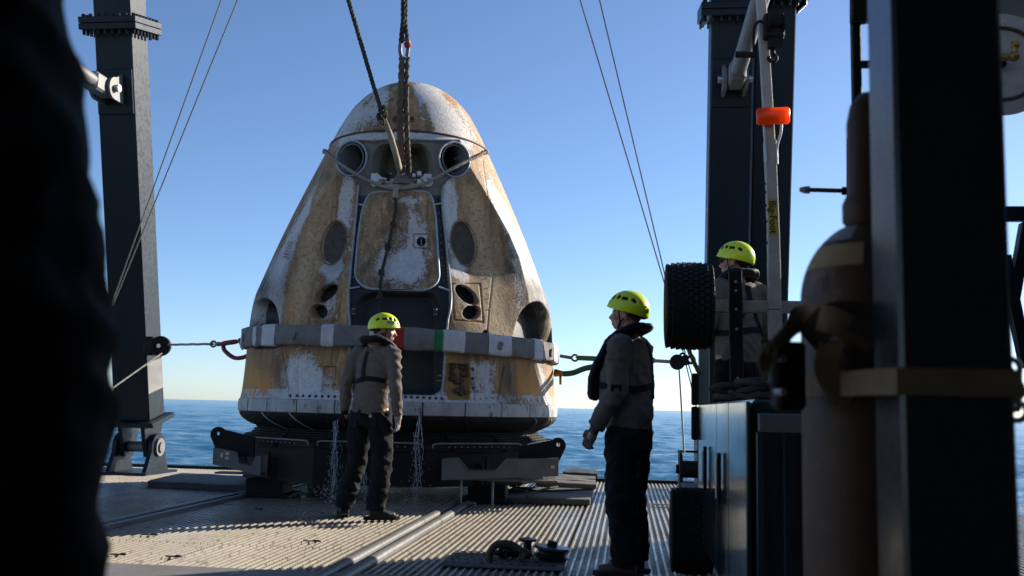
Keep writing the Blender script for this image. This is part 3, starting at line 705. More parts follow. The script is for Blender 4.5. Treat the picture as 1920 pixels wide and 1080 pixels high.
for k in range(NA):
    a = 2*math.pi*k/NA
    for r_, z_ in prof:
        wob = 1+0.006*mnoise.noise(Vector((math.cos(a)*5, math.sin(a)*5, z_*9)))
        vs.append(Vector(capw(np.array([a]), np.array([z_]), np.array([r_*wob]))[0]))
fs = [(k*mm+j, ((k+1) % NA)*mm+j, ((k+1) % NA)*mm+j+1, k*mm+j+1) for k in range(NA) for j in range(mm-1)]
g.add(vs, fs); g.build('heat_shield', hshield, root, 50)
# torn blanket lip beneath the ring on the lit side, and shield tile joints
for a in np.radians([-52, -38, 52, 66, 20, -14]):
    g = Geo(); pts = [Vector(capw(np.array([a+0.02*i]), np.array([z_]), np.array([r_+0.004]))[0]) for i, (r_, z_) in enumerate(prof[1:8])]
    g.tube(pts, 0.008, 5).build('shield_joint', ringm if abs(a) > 0.6 else hshield, root, True)
# lifting collar: belt of webbing segments round the body
BZ = lambda a: 0.715-0.045*math.sin(a)
segs = [(-100, -85, 'g'), (-85, -76, 'w'), (-76, -60, 'g'), (-60, -57.5, 'w'), (-57.5, -53.5, 'g'), (-53.5, -46, 'w'), (-46, -26.5, 'g'), (-26.5, -22, 'w'), (-22, -10.5, 'g'), (-10.5, -4.2, 'w'), (-4.2, 0.2, 'r'), (0.2, 10, 'g'), (10, 12.6, 'G'), (12.6, 20, 'w'), (20, 28.5, 'g'), (28.5, 38, 'w'), (38, 50, 'g'), (50, 56, 'w'), (56, 67, 'g'), (67, 74, 'w'), (74, 100, 'g'), (100, 150, 'g'), (150, 210, 'g'), (210, 260, 'g')]
cloth = {'g': worn('grey_webbing', (0.20, 0.195, 0.19), (0.13, 0.125, 0.12), 9, (0.8, 0.95), spots=(0.07, 0.065, 0.06), spot_amt=0.66), 'w': worn('white_webbing', (0.58, 0.58, 0.60), (0.44, 0.44, 0.45), 12, (0.75, 0.9), spots=(0.26, 0.25, 0.24), spot_amt=0.66),
         'r': worn('red_webbing', (0.35, 0.018, 0.015), (0.25, 0.015, 0.015), 12, (0.75, 0.9)), 'G': worn('green_webbing', (0.015, 0.20, 0.055), (0.01, 0.14, 0.04), 12, (0.75, 0.9))}
collar = thing('lifting_collar', capw(np.array([0.0]), np.array([0.6]), np.array([1.97]))[0], 'grey and white padded belt with red and green bands wrapped round the capsule', 'belt')
for i, (d0, d1, kind) in enumerate(segs):
    na = max(4, int((d1-d0)/1.2)); vs = []; hgt = 0.112+(0.006 if kind != 'g' else 0)+0.004*(i % 3); th = 0.045+(0.006 if kind != 'g' else 0.0)
    pf = [(0.0, -1), (0.55, -1.0), (0.95, -0.86), (1, -0.4), (1, 0.4), (0.95, 0.86), (0.55, 1.0), (0.0, 1)]
    for a in np.radians(np.linspace(d0+0.05, d1-0.05, na+1)):
        r0_ = 1.962; dz = BZ(a)
        for e, hz in pf:
            wob = 0.014*mnoise.noise(Vector((a*14, hz*2, i)))+0.012*mnoise.noise(Vector((a*46, hz*2+a*9, i)))
            vs.append(Vector(capw(np.array([a]), np.array([dz+hz*hgt+0.010*mnoise.noise(Vector((a*9, hz, 4)))]), np.array([r0_+e*th+wob*e]))[0]))
    mm = len(pf); fs = [(q*mm+j, (q+1)*mm+j, (q+1)*mm+(j+1) % mm, q*mm+(j+1) % mm) for q in range(na) for j in range(mm)]
    fs += [tuple(range(mm)), tuple(na*mm+j for j in range(mm-1, -1, -1))]
    Geo().add(vs, fs).build('belt_band', cloth[kind], collar, 45)
for a in (-71, -37, 33, 63):
    g = Geo(); c = Vector(capw(np.array([R(a)]), np.array([BZ(R(a))-0.01]), np.array([2.02]))[0]); g.box(c, (0.06, 0.02, 0.09), Matrix.Rotation(math.atan2(Rv[1], Rv[0])+R(a), 3, 'Z')@Matrix.Rotation(R(18), 3, 'Y'), 0.006); g.build('belt_tab', cloth['g'], collar)
# ------------------------------------------------------------------ cradle under the capsule
CB = Vector((CAPC.x, CAPC.y, 0)); ca = math.atan2(Rv[1], Rv[0])
CR = Matrix.Rotation(R(3.5), 3, 'Z')                 # the cradle lies square to the deck, nearly
def cl(x, y, z): return CB+CR@Vector((x, y, z))
cradle = thing('capsule_cradle', CB, 'black steel cradle with bolted lips carrying the capsule on the deck', 'cradle')
g = Geo()
for sx in (-1, 1): g.bar(cl(sx*1.05, -1.55, 0.30), cl(sx*1.05, 1.55, 0.30), 0.30, 0.26, bev=0.01)
for sy in (-1.35, 1.35): g.bar(cl(-1.25, sy, 0.34), cl(1.25, sy, 0.34), 0.24, 0.32, bev=0.01)
g.build('base_frame', black_steel, cradle)
for sx in (-1, 1):
    for sy in (-1, 1):
        g = Geo(); g.box(cl(sx*1.25, sy*1.35, 0.10), (0.42, 0.42, 0.20), CR, 0.01); g.box(cl(sx*1.25, sy*1.35, 0.02), (0.6, 0.6, 0.035), CR, 0.005); g.build('skid_foot', black_steel, cradle)
# dish petals: eight plates sloping up and out, each with a bolted lip
lipm = worn('worn_lip_steel', (0.30, 0.29, 0.27), (0.18, 0.17, 0.16), 9, (0.4, 0.6), 0.2)
NP = 10
for k in range(NP):
    a0 = 2*math.pi*(k-0.5)/NP-math.pi/2; a1 = 2*math.pi*(k+0.5)/NP-math.pi/2; g = Geo()
    ro, ri = 2.02, 1.35
    def pp(a, r, z): return cl(r*math.cos(a), r*math.sin(a), z)
    g.add([pp(a0, ri, .36), pp(a1, ri, .36), pp(a1, ro, .635), pp(a0, ro, .635), pp(a0, ri, .30), pp(a1, ri, .30), pp(a1, ro, .575), pp(a0, ro, .575)],
          [(0, 1, 2, 3), (7, 6, 5, 4), (0, 4, 5, 1), (1, 5, 6, 2), (2, 6, 7, 3), (3, 7, 4, 0)])
    g.add([pp(a0, ro-.02, .18), pp(a1, ro-.02, .18), pp(a1, ro-.02, .575), pp(a0, ro-.02, .575), pp(a0, ro-.05, .18), pp(a1, ro-.05, .18), pp(a1, ro-.05, .575), pp(a0, ro-.05, .575)],
          [(0, 1, 2, 3), (7, 6, 5, 4), (0, 4, 5, 1), (1, 5, 6, 2), (2, 6, 7, 3), (3, 7, 4, 0)])
    pe = g.build('dish_plate', black_steel, cradle)
    g = Geo(); e = 0.03
    g.tube([pp(a0+e, ro+.005, .60), pp(a0+e, ro+.008, .637), pp(a0+2*e, ro+.008, .648), pp(a1-2*e, ro+.008, .648), pp(a1-e, ro+.008, .637), pp(a1-e, ro+.005, .60)], 0.009, 6)
    g.build('dish_lip', lipm, pe)
    g = Geo()
    for q in range(11):
        p = pp(a0+4*e, ro, 0).lerp(pp(a1-4*e, ro, 0), q/10); p.z = 0.612; o_ = (p-CB).normalized(); g.ball(p-Vector((o_.x, o_.y, 0))*-0.004, 0.009, 6, 4)
    o = g.build('lip_bolts', lipm, pe); o['kind'] = 'stuff'
# stacked rubber pads between dish and heat shield
for k in range(18):
    a = 2*math.pi*k/18+0.1; g = Geo()
    for j in range(9):
        r_ = 1.93-0.032*(8-j)*-1*0.0-0.014*j; z_ = 0.60+0.026*j
        r_ = 1.80-0.034*j+random.uniform(-.012, .012); p = cl(r_*math.cos(a), r_*math.sin(a), z_-.03)
        if (Vector((p.x, p.y))-Vector((CB.x, CB.y))).length > 0:
            g.box(p, (0.34, 0.60, 0.020), CR@Matrix.Rotation(a+random.uniform(-.03, .03), 3, 'Z'), 0.004)
    o = g.build('pad_stack', black_rubber, cradle); o['kind'] = 'stuff'
# side arms: notched beams with lifting lugs
def arm(poly, y, th, lug, mat, nm='side_arm'):
    g = Geo(); g.prism([cl(x, y, z) for x, z in poly], CR@Vector((0, -th/2, 0)), CR@Vector((0, th/2, 0)))
    g.prism([cl(x, y+0.25, z) for x, z in poly], CR@Vector((0, -th/2, 0)), CR@Vector((0, th/2, 0)))
    xs_ = [p[0] for p in poly]; zmin = min(p[1] for p in poly)
    g.box(cl((min(xs_)+max(xs_))/2, y+0.125, zmin+0.012), (max(xs_)-min(xs_)-.02, 0.25-th, 0.02), CR)
    a_ = g.build(nm, mat, cradle)
    if lug:
        x, z = lug; s = 1 if x > 0 else -1
        ring = [(x+0.085*math.cos(q), z+0.085*math.sin(q)) for q in np.linspace(0, 2*math.pi, 20, endpoint=False)]
        g = Geo(); outer = [(x-s*0.42, z-0.24), (x-s*0.02, z-0.24)]+[(x+s*0.085*math.cos(q), z+0.085*math.sin(q)) for q in np.linspace(-0.5, 2.4, 9)]+[(x-s*0.22, z+0.02), (x-s*0.42, z-0.02)]
        inner = [(x+0.022*math.cos(q), z+0.01+0.022*math.sin(q)) for q in np.linspace(0, 2*math.pi, 12, endpoint=False)]
        bm = bmesh.new(); vo = [bm.verts.new(cl(px_, y+0.12, pz_)) for px_, pz_ in outer]; vi = [bm.verts.new(cl(px_, y+0.12, pz_)) for px_, pz_ in inner]
        eo = [bm.edges.new((vo[i], vo[(i+1) % len(vo)])) for i in range(len(vo))]; ei = [bm.edges.new((vi[i], vi[(i+1) % len(vi)])) for i in range(len(vi))]
        bmesh.ops.triangle_fill(bm, edges=eo+ei, use_beauty=True)
        r_ = bmesh.ops.extrude_face_region(bm, geom=bm.faces[:]); bmesh.ops.translate(bm, vec=CR@Vector((0, 0.035, 0)), verts=[v for v in r_['geom'] if isinstance(v, bmesh.types.BMVert)])
        bm.verts.index_update(); g.add([v.co.copy() for v in bm.verts], [[v.index for v in f.verts] for f in bm.faces]); bm.free(); g.build('lifting_lug', black_steel, cradle)
    return a_
arm([(0.80, 0.49), (0.95, 0.50), (1.06, 0.37), (1.36, 0.375), (1.47, 0.505), (2.04, 0.535), (2.04, 0.345), (0.80, 0.27)], -2.0, 0.05, (2.03, 0.66), grey_steel2 := worn('weathered_grey_steel', (0.17, 0.16, 0.15), (0.11, 0.105, 0.10), 5, (0.45, 0.65), spots=(0.16, 0.15, 0.14), spot_amt=0.70))
arm([(-1.22, 0.46), (-1.28, 0.46), (-1.33, 0.35), (-1.46, 0.375), (-1.50, 0.50), (-1.76, 0.54), (-1.76, 0.36), (-1.22, 0.25)], -1.78, 0.05, (-1.77, 0.68), grey_steel2)
g = Geo(); g.tube([cl(1.0, -1.9, .30), cl(1.0, -1.9, .03), cl(1.16, -1.9, .025), cl(1.16, -1.9, -.03)], 0.014, 6); g.build('step_bracket', lipm, cradle)
g = Geo(); g.tube([cl(1.34, -1.9, .33), cl(1.34, -1.9, 0.0)], 0.014, 6); g.build('step_bracket', lipm, cradle)
g = Geo(); c = cl(-1.63, -1.808, .45)
stk = worn('sticker_print', (0.6, 0.55, 0.4), (0.5, 0.48, 0.42), 30)
for dx, dz, sx, sz in ((0.03, .03, .045, .035), (0.03, -.02, .045, .03), (-.03, .01, .03, .05)): g.box(c+CR@Vector((dx, 0, dz)), (sx, 0.004, sz), CR)
o = g.build('sticker', stk, cradle); o['kind'] = 'stuff'
g = Geo(); g.box(cl(1.98, -2.028, .44), (0.04, 0.004, .03), CR); g.build('sticker', stk, cradle)

# ------------------------------------------------------------------ stern gantry
gantry = thing('stern_gantry', ony(265, 880, 13.8), 'tall dark blue steel gantry whose flanged legs flank the capsule', 'gantry')
gantry['_o'] = tuple(gantry.location)
TILT = R(13.5)
UPL = Vector((0, -math.sin(TILT), math.cos(TILT))); FNL = Vector((0, -math.cos(TILT), -math.sin(TILT)))
def leg(foot, wx, wy, top, flange_at, mat=navy, bolts=True):
    def q(x, y, h): return foot+Vector((x, 0, 0))-FNL*y+UPL*h           # x across, y away from viewer, h along the leg
    g = Geo(); b_ = 0.012
    ring = [(-wx/2, -wy/2), (wx/2, -wy/2), (wx/2, wy/2), (-wx/2, wy/2)]
    g.bar(q(0, 0, 0), q(0, 0, top), wx, wy, up=FNL, bev=0.014)
    L = g.build('leg', mat, gantry)
    if flange_at:
        g = Geo(); h = flange_at
        g.bar(q(0, 0, h-0.085), q(0, 0, h-0.003), wx+0.28, wy+0.30, up=FNL, bev=0.006); g.bar(q(0, 0, h+0.003), q(0, 0, h+0.085), wx+0.28, wy+0.30, up=FNL, bev=0.006); fl = g.build('flange', mat, L)
        g = Geo()
        ex, ey = wx/2+0.09, wy/2+0.095
        P_ = [(x, s*ey) for x in np.linspace(-ex, ex, 8) for s in (-1, 1)]+[(s*ex, y) for y in np.linspace(-ey, ey, 8) for s in (-1, 1)]
        for x, y in P_:
            g.tube([q(x, y, h-0.15), q(x, y, h-0.08)], 0.024, 6); g.tube([q(x, y, h+0.08), q(x, y, h+0.125)], 0.026, 6)
        o = g.build('flange_bolts', mat, fl); o['kind'] = 'stuff'
    return L, q
def strut(q, wx, wy, h, side, length=7.0):
    # clevis on the front face, round strut running forward over the deck
    g = Geo(); hp = q(0, -wy/2, h)
    g.bar(q(0, -wy/2-0.015, h-0.33), q(0, -wy/2-0.015, h+0.28), wx*0.96, 0.03, up=FNL, bev=0.01)
    o = g.build('doubler_plate', navy, gantry)
    for s in (-1, 1):
        g = Geo(); n_ = 14; c0 = q(s*0.13*1.0+side*0.02, -wy/2-0.24, h)
        poly = [c0+Vector((0, -0.15*math.cos(a), 0.15*math.sin(a))) for a in np.linspace(-math.pi/2, math.pi/2, n_)]+[q(s*0.13+side*0.02, -wy/2-0.03, h+0.2), q(s*0.13+side*0.02, -wy/2-0.03, h-0.2)]
        g.prism(poly, (-0.02, 0, 0), (0.02, 0, 0)); g.build('clevis_plate', grey_steel, gantry)
    pc = q(side*0.02, -wy/2-0.24, h)
    Geo().tube([pc+Vector((-0.21, 0, 0)), pc+Vector((0.21, 0, 0))], 0.05, 14).build('clevis_pin', bright_steel, gantry, 50)
    g = Geo(); st = pc+Vector((0, -0.02, 0)); g.bar(st+Vector((0, 0.1, 0)), st+Vector((0, -0.36, 0)), 0.20, 0.24, bev=0.03); g.build('strut_end', grey_steel, gantry)
    Geo().tube([st+Vector((0, -0.3, 0)), st+Vector((0, -length, 0.15))], 0.095, 20).build('strut', grey_steel, gantry, 50)
LW, LD = 0.53, 0.47
Lf = P(262, 782, 14.35)
leg_l, ql = leg(Lf, LW, LD, 9.6, 5.50)
strut(ql, LW, LD, 4.62, -1)
# foot of the port leg: cap plate, hinge cheeks, pin, base
g = Geo(); g.bar(ql(0, 0, -0.07), ql(0, 0, 0.0), LW+0.20, LD+0.22, up=FNL, bev=0.008); g.build('cap_plate', navy, gantry)
hx = Lf.x; hy = Lf.y+0.03; hz = Lf.z-0.42
for sx in (-0.17, 0.17):
    g = Geo(); poly = [Vector((hx+sx, hy+y, hz+z)) for y, z in ((-.30, .36), (.30, .36), (.16, -.02), (.12, -.14), (-.12, -.14), (-.16, -.02))]; g.prism(poly, (-0.03, 0, 0), (0.03, 0, 0)); g.build('hinge_cheek', navy, gantry)
for sx in (-0.27, 0.27):
    g = Geo(); poly = [Vector((hx+sx, hy+0.2*math.cos(a), hz+0.2*math.sin(a))) for a in np.linspace(-0.25, math.pi+0.25, 14)]+[Vector((hx+sx, hy-.34, hz-.34)), Vector((hx+sx, hy+.34, hz-.34))]; g.prism(poly, (-0.03, 0, 0), (0.03, 0, 0)); g.build('foot_lug', navy, gantry)
g = Geo(); g.tube([(hx-.36, hy, hz), (hx+.36, hy, hz)], 0.075, 16); g.tube([(hx-.34, hy, hz), (hx-.30, hy, hz)], 0.13, 16); g.tube([(hx+.30, hy, hz), (hx+.335, hy, hz)], 0.13, 16); g.build('hinge_pin', grey_steel, gantry, 40)
g = Geo(); g.box((hx-0.35, hy, hz-.37), (1.45, 1.0, 0.06), None, 0.008); 
for x_ in (-0.95, -0.45, 0.05, 0.33): g.box((hx+x_-0.0, hy-0.42, (hz-.40)/2), (0.03, 0.05, hz-.40))
g.box((hx-0.35, hy-0.05, (hz-.40)/2), (1.36, 0.68, hz-.402)); g.build('foot_base', navy, gantry)
# patch plate and sheave on the inner face of the port leg
for (px, py, hh) in ((303, 700, 0.0),):
    p = ql(LW/2+0.006, -0.02, 0.62); g = Geo(); g.bar(p-UPL*0.22, p+UPL*0.22, 0.012, 0.44, up=FNL); g.build('patch_plate', rail_mat, gantry)
# starboard pair of legs
Rf = Vector((P(1346, 790, 14.1).x, Lf.y, Lf.z))
leg_r, qr = leg(Rf, LW, LD, 9.6, 5.50); strut(qr, LW, LD, 4.62, 1)
Rf2 = Vector((P(1419, 790, 14.1).x, Lf.y+0.12, Lf.z)); leg_r2, qr2 = leg(Rf2, 0.50, 0.45, 9.6, 5.72)
for f_ in (Rf, Rf2):
    g = Geo(); g.box((f_.x, f_.y+0.1, f_.z/2-0.02), (0.7, 0.7, f_.z-0.02)); g.build('foot_base', navy, gantry)
g = Geo(); t0 = ql(0, 0, 9.4); t1 = qr(0, 0, 9.4); g.bar(t0-Vector((0.6, 0, 0)), t1+Vector((0.6, 0, 0)), 0.6, 0.7, bev=0.02); g.build('crossbeam', navy, gantry)
TOPB = (t0+t1)/2
# ------------------------------------------------------------------ cables from the gantry head (thin pairs)
def wire(name, a, b_, r, label, mat=wire_steel, group=None, sag=0.0, n=2):
    a = Vector(a); b_ = Vector(b_); d_ = b_-a
    pts = [a-d_*max(0.0, (TOPB.z-0.1-a.z)/-d_.z), a, b_, b_+d_*((0.03-b_.z)/d_.z)]     # from the head beam down to the deck
    o = Geo().tube(pts, r, 8).build(name, mat, None, True, org=pts[-1]); return tag(o, label, 'cable', group)
w1a = P(204, 592, 13.0); w1 = P(205, 590, 13.0)
wire('stay_cable', P(490, -110, 11.6), P(203, 594, 13.2), 0.0085, 'thin steel cable slanting past the port gantry leg, nearer the capsule of two', group='slanting stay cables')
wire('stay_cable', P(454, -110, 11.6), P(203, 588, 13.2), 0.0085, 'thin steel cable slanting past the port gantry leg, outer of two', group='slanting stay cables')
wire('stay_cable', P(1055, -110, 11.5), P(1250, 545, 13.0), 0.0085, 'thin steel cable slanting down to the raised tyre, nearer the capsule of two', group='slanting stay cables')
wire('stay_cable', P(1098, -110, 11.5), P(1250, 530, 13.0), 0.0085, 'thin steel cable slanting down to the raised tyre, nearer the starboard gantry leg', group='slanting stay cables')

# ------------------------------------------------------------------ lifting gear above the capsule
darkrope = worn('tarred_rope', (0.022, 0.02, 0.017), (0.05, 0.043, 0.034), 40, (0.8, 0.95), spots=(0.12, 0.10, 0.075), spot_amt=0.62)
palerope = worn('pale_rope', (0.36, 0.32, 0.25), (0.22, 0.19, 0.15), 40, (0.8, 0.95), spots=(0.10, 0.085, 0.07), spot_amt=0.62)
brownsl = worn('brown_sling_cover', (0.075, 0.055, 0.045), (0.14, 0.11, 0.09), 16, (0.8, 0.95), spots=(0.30, 0.27, 0.24), spot_amt=0.68)
anchor = chit(752, 328, 0.02); K = P(716, 210, 10.75)
tl = thing('tag_line', anchor, 'black rope spliced to a pale sling running down to the anchor block', 'rope')
g = Geo(); twist_rope(g, [TOPB+Vector((-1.3, -.2, -.3)), P(640, -45, 10.5), P(700, 160, 10.72), K], 0.025, 0.12, 3, 6, 0.025); g.build('black_rope', darkrope, tl, True)
g = Geo(); pts = spline([K+Vector((0, 0, .02)), P(733, 258, 10.95), P(745, 300, 11.1), anchor], 6); g.tube(pts, [0.024+0.010*min(1, i/6)+0.002*math.sin(i*2.3) for i in range(len(pts))], 10); g.build('pale_sling', palerope, tl, True)
g = Geo()
for i in range(9):
    c = K+Vector((random.uniform(-.035, .035), random.uniform(-.03, .03), random.uniform(-.10, .07))); M_ = Matrix.Rotation(random.uniform(0, 3), 3, 'X')@Matrix.Rotation(random.uniform(0, 3), 3, 'Y')
    g.torus(c, M_, 0.034, 0.013, 14, 6)
g.build('knot', darkrope, tl, True)
Geo().ball(anchor, (0.05, 0.05, 0.06), 10, 8).build('anchor_shackle', bright_steel, tl, True)
bs_c = P(757, 92, 10.9)
sl = thing('lifting_sling', chit(757, 330, 0.0), 'twin brown covered sling hanging from a shackle into the parachute bay', 'sling')
foot = [chit(752, 322, -0.02), chit(764, 322, -0.02)]
for k, (xt, xb) in enumerate(((753, 752), (763, 765))):
    pts = spline([P(xt+1, 108, 10.88), P(xt-1, 170, 10.9), P(xb-2, 240, 11.05), P(xb+1, 290, 11.35), P(xb+2, 322, 11.6)], 8)
    g = Geo(); g.tube(pts, [(0.036 if k == 0 else 0.026)*(0.75+0.25*min(1, i/8))*(1+0.10*math.sin(i*1.9)+0.06*math.sin(i*4.1)) for i in range(len(pts))], 12); sg = g.build('sling_leg', brownsl, sl, True); g = Geo(); twist_rope(g, pts, 0.039 if k == 0 else 0.029, 0.20, 2, 6, 0.03); g.build('spiral_wrap', darkrope if k else brownsl, sg, True)
g = Geo(); pts = spline([P(752, 106, 10.88), P(750, 92, 10.88), P(753, 76, 10.88), P(765, 76, 10.88), P(765, 92, 10.88), P(763, 106, 10.88)], 6); g.tube(pts, 0.022, 10); sh = g.build('bow_shackle', grey_steel, sl, True)
Geo().ball(P(764, 84, 10.84), 0.04, 12, 8).build('shackle_pin', cloth['r'], sh, True)
g = Geo(); twist_rope(g, [P(752, 80, 10.88), P(756, 40, 10.85), P(757, -60, 10.75), TOPB+Vector((-.03, -.2, -.3))], 0.029, 0.16, 3, 6, 0.03); g.build('upper_rope', darkrope, sl, True)
g = Geo(); twist_rope(g, [P(764, 76, 10.88), P(760, 40, 10.87), P(761, -60, 10.77), TOPB+Vector((.03, -.2, -.3))], 0.024, 0.16, 3, 6, 0.03); g.build('upper_rope', darkrope, sl, True)
# pale rope slung across the bay, black knotted line hanging down the hatch
bl = thing('bridle_rope', chit(745, 352, 0.03), 'pale rope slung in a shallow V under the nose cone', 'rope')
pts = spline([chit(609, 284, 0.03), chit(622, 296, .03), chit(660, 322, 0.05), chit(700, 343, 0.05), chit(725, 351, .05), chit(745, 353, 0.05), chit(775, 350, 0.05), chit(815, 334, .05), chit(860, 310, .05), chit(895, 293, .03), chit(911, 285, 0.03)], 6)
g = Geo(); twist_rope(g, pts, 0.021, 0.07, 3, 6, 0.015); g.build('rope_span', palerope, bl, True)
for i in (0, -1):
    Geo().ball(pts[i], 0.035, 10, 8).build('end_lashing', palerope, bl, True)
kl = thing('knotted_line', chit(712, 575, 0.03), 'black knotted line hanging down in front of the hatch', 'rope')
g = Geo(); pts = spline([chit(744, 348, .05), chit(742, 356, .06), chit(741, 372, 0.06)], 6); g.tube(pts, 0.034, 10); g.build('pale_eye', palerope, kl, True)
kp = [(741, 368), (742, 390), (735, 430), (729, 455), (724, 478), (716, 510), (713, 540), (712, 575), (709, 600)]
pts = spline([chit(x, y, 0.05) for x, y in kp], 6); g = Geo(); twist_rope(g, pts, 0.020, 0.06, 3, 6, 0.014); g.build('line', darkrope, kl, True)
for (x, y) in ((737, 420), (727, 463), (715, 511), (712, 558)):
    g = Geo(); c = chit(x, y, 0.055)
    for i in range(4): g.torus(c+Vector((0, 0, random.uniform(-.02, .02))), Matrix.Rotation(random.uniform(-.7, .7), 3, 'X')@Matrix.Rotation(random.uniform(-.7, .7), 3, 'Y'), 0.026, 0.014, 12, 6)
    g.build('knot', darkrope, kl, True)
# ------------------------------------------------------------------ side lines holding the collar
redh = worn('red_sleeve', (0.20, 0.018, 0.02), (0.12, 0.015, 0.016), 20, (0.6, 0.8)); greenh = worn('green_sleeve', (0.012, 0.10, 0.05), (0.008, 0.07, 0.035), 20, (0.6, 0.8))
brass = worn('brass', (0.42, 0.25, 0.07), (0.3, 0.18, 0.05), 20, (0.3, 0.5), 0.8)
sheave_c = ql(LW/2+0.10, -0.22, 1.08)
pl_ = P(320, 655, depth(sheave_c))
sv = thing('sheave_block', sheave_c, 'black pulley block on the inner face of the port gantry leg', 'pulley block')
g = Geo(); g.bar(sheave_c-Vector((0.1, 0, 0)), sheave_c+Vector((0.05, 0, 0)), 0.22, 0.26, bev=0.03); g.build('mount', black_steel, sv)
Mx = Matrix.Rotation(R(90), 3, 'X')@Matrix.Rotation(R(20), 3, 'Y')
c2 = sheave_c+Vector((0.14, -0.06, 0.0)); g = Geo(); g.lathe([(0.0, -.05), (.13, -.05), (.14, -.035), (.10, -.012), (.10, .012), (.14, .035), (.13, .05), (0, .05)], c2, Mx, 24); g.build('wheel', black_steel, sv, 40)
Geo().tube([c2+Vector((0, -.07, 0)), c2+Vector((0, .07, 0))], 0.03, 10).build('axle', bright_steel, sv, True)
lend = Vector(capw(np.array([R(-86)]), np.array([BZ(R(-86))]), np.array([2.03]))[0]); dl = depth(lend)
ll = thing('side_line', lend, 'steel line from the port gantry leg to the red sleeve at the collar', 'rope')
m_ = P(400, 645, dl+0.3)
g = Geo(); twist_rope(g, [c2+Vector((0.12, -0.02, 0.02)), m_], 0.018, 0.1, 3, 5, 0.03); g.build('wire_line', wire_steel, ll, True)
g = Geo(); twist_rope(g, [c2+Vector((0.05, -0.05, -0.1)), P(205, 732, 12.6)], 0.014, 0.1, 3, 5, 0.04); g.build('wire_tail', wire_steel, ll, True)
g = Geo(); g.torus(m_, Matrix.Rotation(R(90), 3, 'X'), 0.035, 0.014, 14, 6); g.ball(m_+Vector((.07, 0, 0)), (.05, .03, .03), 10, 6); g.torus(m_+Vector((.13, -.01, 0)), Matrix.Identity(3), 0.03, 0.012, 12, 6); g.build('thimble', grey_steel, ll, True)
m2 = P(447, 640, dl+0.05)
Geo().tube(spline([m_+Vector((.12, -.02, 0)), P(425, 643, dl+.15), m2], 5), [0.022, .03, .032, .032, .032, .032, .032, .032, .032, .03, .02], 10).build('red_sleeve', redh, ll, True)
Geo().tube(spline([m_+Vector((.14, -.02, -.02)), P(422, 658, dl+.1), P(440, 671, dl), P(462, 668, dl-.1), P(480, 655, dl-.2)], 6), 0.027, 10).build('red_hose', redh, ll, True)
g = Geo(); g.ball(m2+Vector((.05, 0, 0)), (.05, .03, .03), 10, 6); g.tube([m2+Vector((.0, 0, 0)), lend], 0.02, 8); g.tube([m2+Vector((.02, 0, -.01)), P(455, 655, dl)], 0.016, 8); g.build('hook', grey_steel, ll, True)
rend = Vector(capw(np.array([R(86)]), np.array([BZ(R(86))]), np.array([2.03]))[0]); dr = depth(rend)
blk = P(1270, 679, 11.0)
rl = thing('side_line', rend, 'green sleeved line from the collar to the hanging pulley block', 'rope')
g = Geo(); m3 = P(1072, 671, dr); g.tube([rend, m3], 0.022, 8); g.torus(P(1078, 671, dr), Matrix.Rotation(R(90), 3, 'X'), 0.04, 0.014, 14, 6); g.torus(P(1085, 670, dr), Matrix.Identity(3), 0.03, 0.014, 14, 6); g.build('shackle', grey_steel, rl, True)
Geo().tube([P(1084, 671, dr), P(1150, 674, dr-.5), P(1225, 676, 11.3)], 0.032, 10).build('green_sleeve', greenh, rl, True)
Geo().tube([P(1220, 676, 11.35), blk], 0.02, 8).build('wire_line', wire_steel, rl, True)
pts = spline([P(1057, 701, dr-.2), P(1075, 699, dr-.25), P(1100, 690, dr-.3), P(1135, 686, dr-.4), P(1180, 690, dr-.5)], 6)
Geo().tube(pts, 0.036, 10).build('green_hose', greenh, rl, True)
g = Geo(); g.tube([P(1040, 699, dr-.15), P(1060, 701, dr-.2)], [0.05, 0.03], 10); g.tube([P(1051, 702, dr-.2), P(1051, 721, dr-.2)], 0.018, 8); g.build('brass_fitting', brass, rl, True)
bk = thing('snatch_block', blk, 'black pulley block hanging beside the raised tyre', 'pulley block')
Mb = Matrix.Rotation(R(80), 3, 'X')
g = Geo(); g.lathe([(0, -.035), (.07, -.035), (.085, -.02), (.06, -.005), (.06, .005), (.085, .02), (.07, .035), (0, .035)], blk, Mb, 20); g.build('sheave', black_steel, bk, 40)
g = Geo(); g.bar(blk+Vector((0, -.04, 0)), blk+Vector((.12, -.04, .03)), 0.012, 0.11); g.bar(blk+Vector((0, .04, 0)), blk+Vector((.12, .04, .03)), 0.012, 0.11); g.torus(blk+Vector((.15, 0, .03)), Mb, .04, .016, 14, 6); g.torus(blk+Vector((.06, 0, .07)), Mb, .03, .012, 14, 6); g.build('cheek', black_steel, bk)
Geo().tube([blk+Vector((.16, 0, .03)), P(1300, 668, 11.2)], 0.016, 8).build('strop', wire_steel, bk)
g = Geo(); g.tube([blk+Vector((.02, 0, -.06)), P(1283, 850, 10.6)], 0.010, 8); o = g.build('fall_line', wire_steel, None, True, org=P(1283, 850, 10.6)); tag(o, 'thin line dropping from the hanging pulley block to the small deck winch', 'cable')
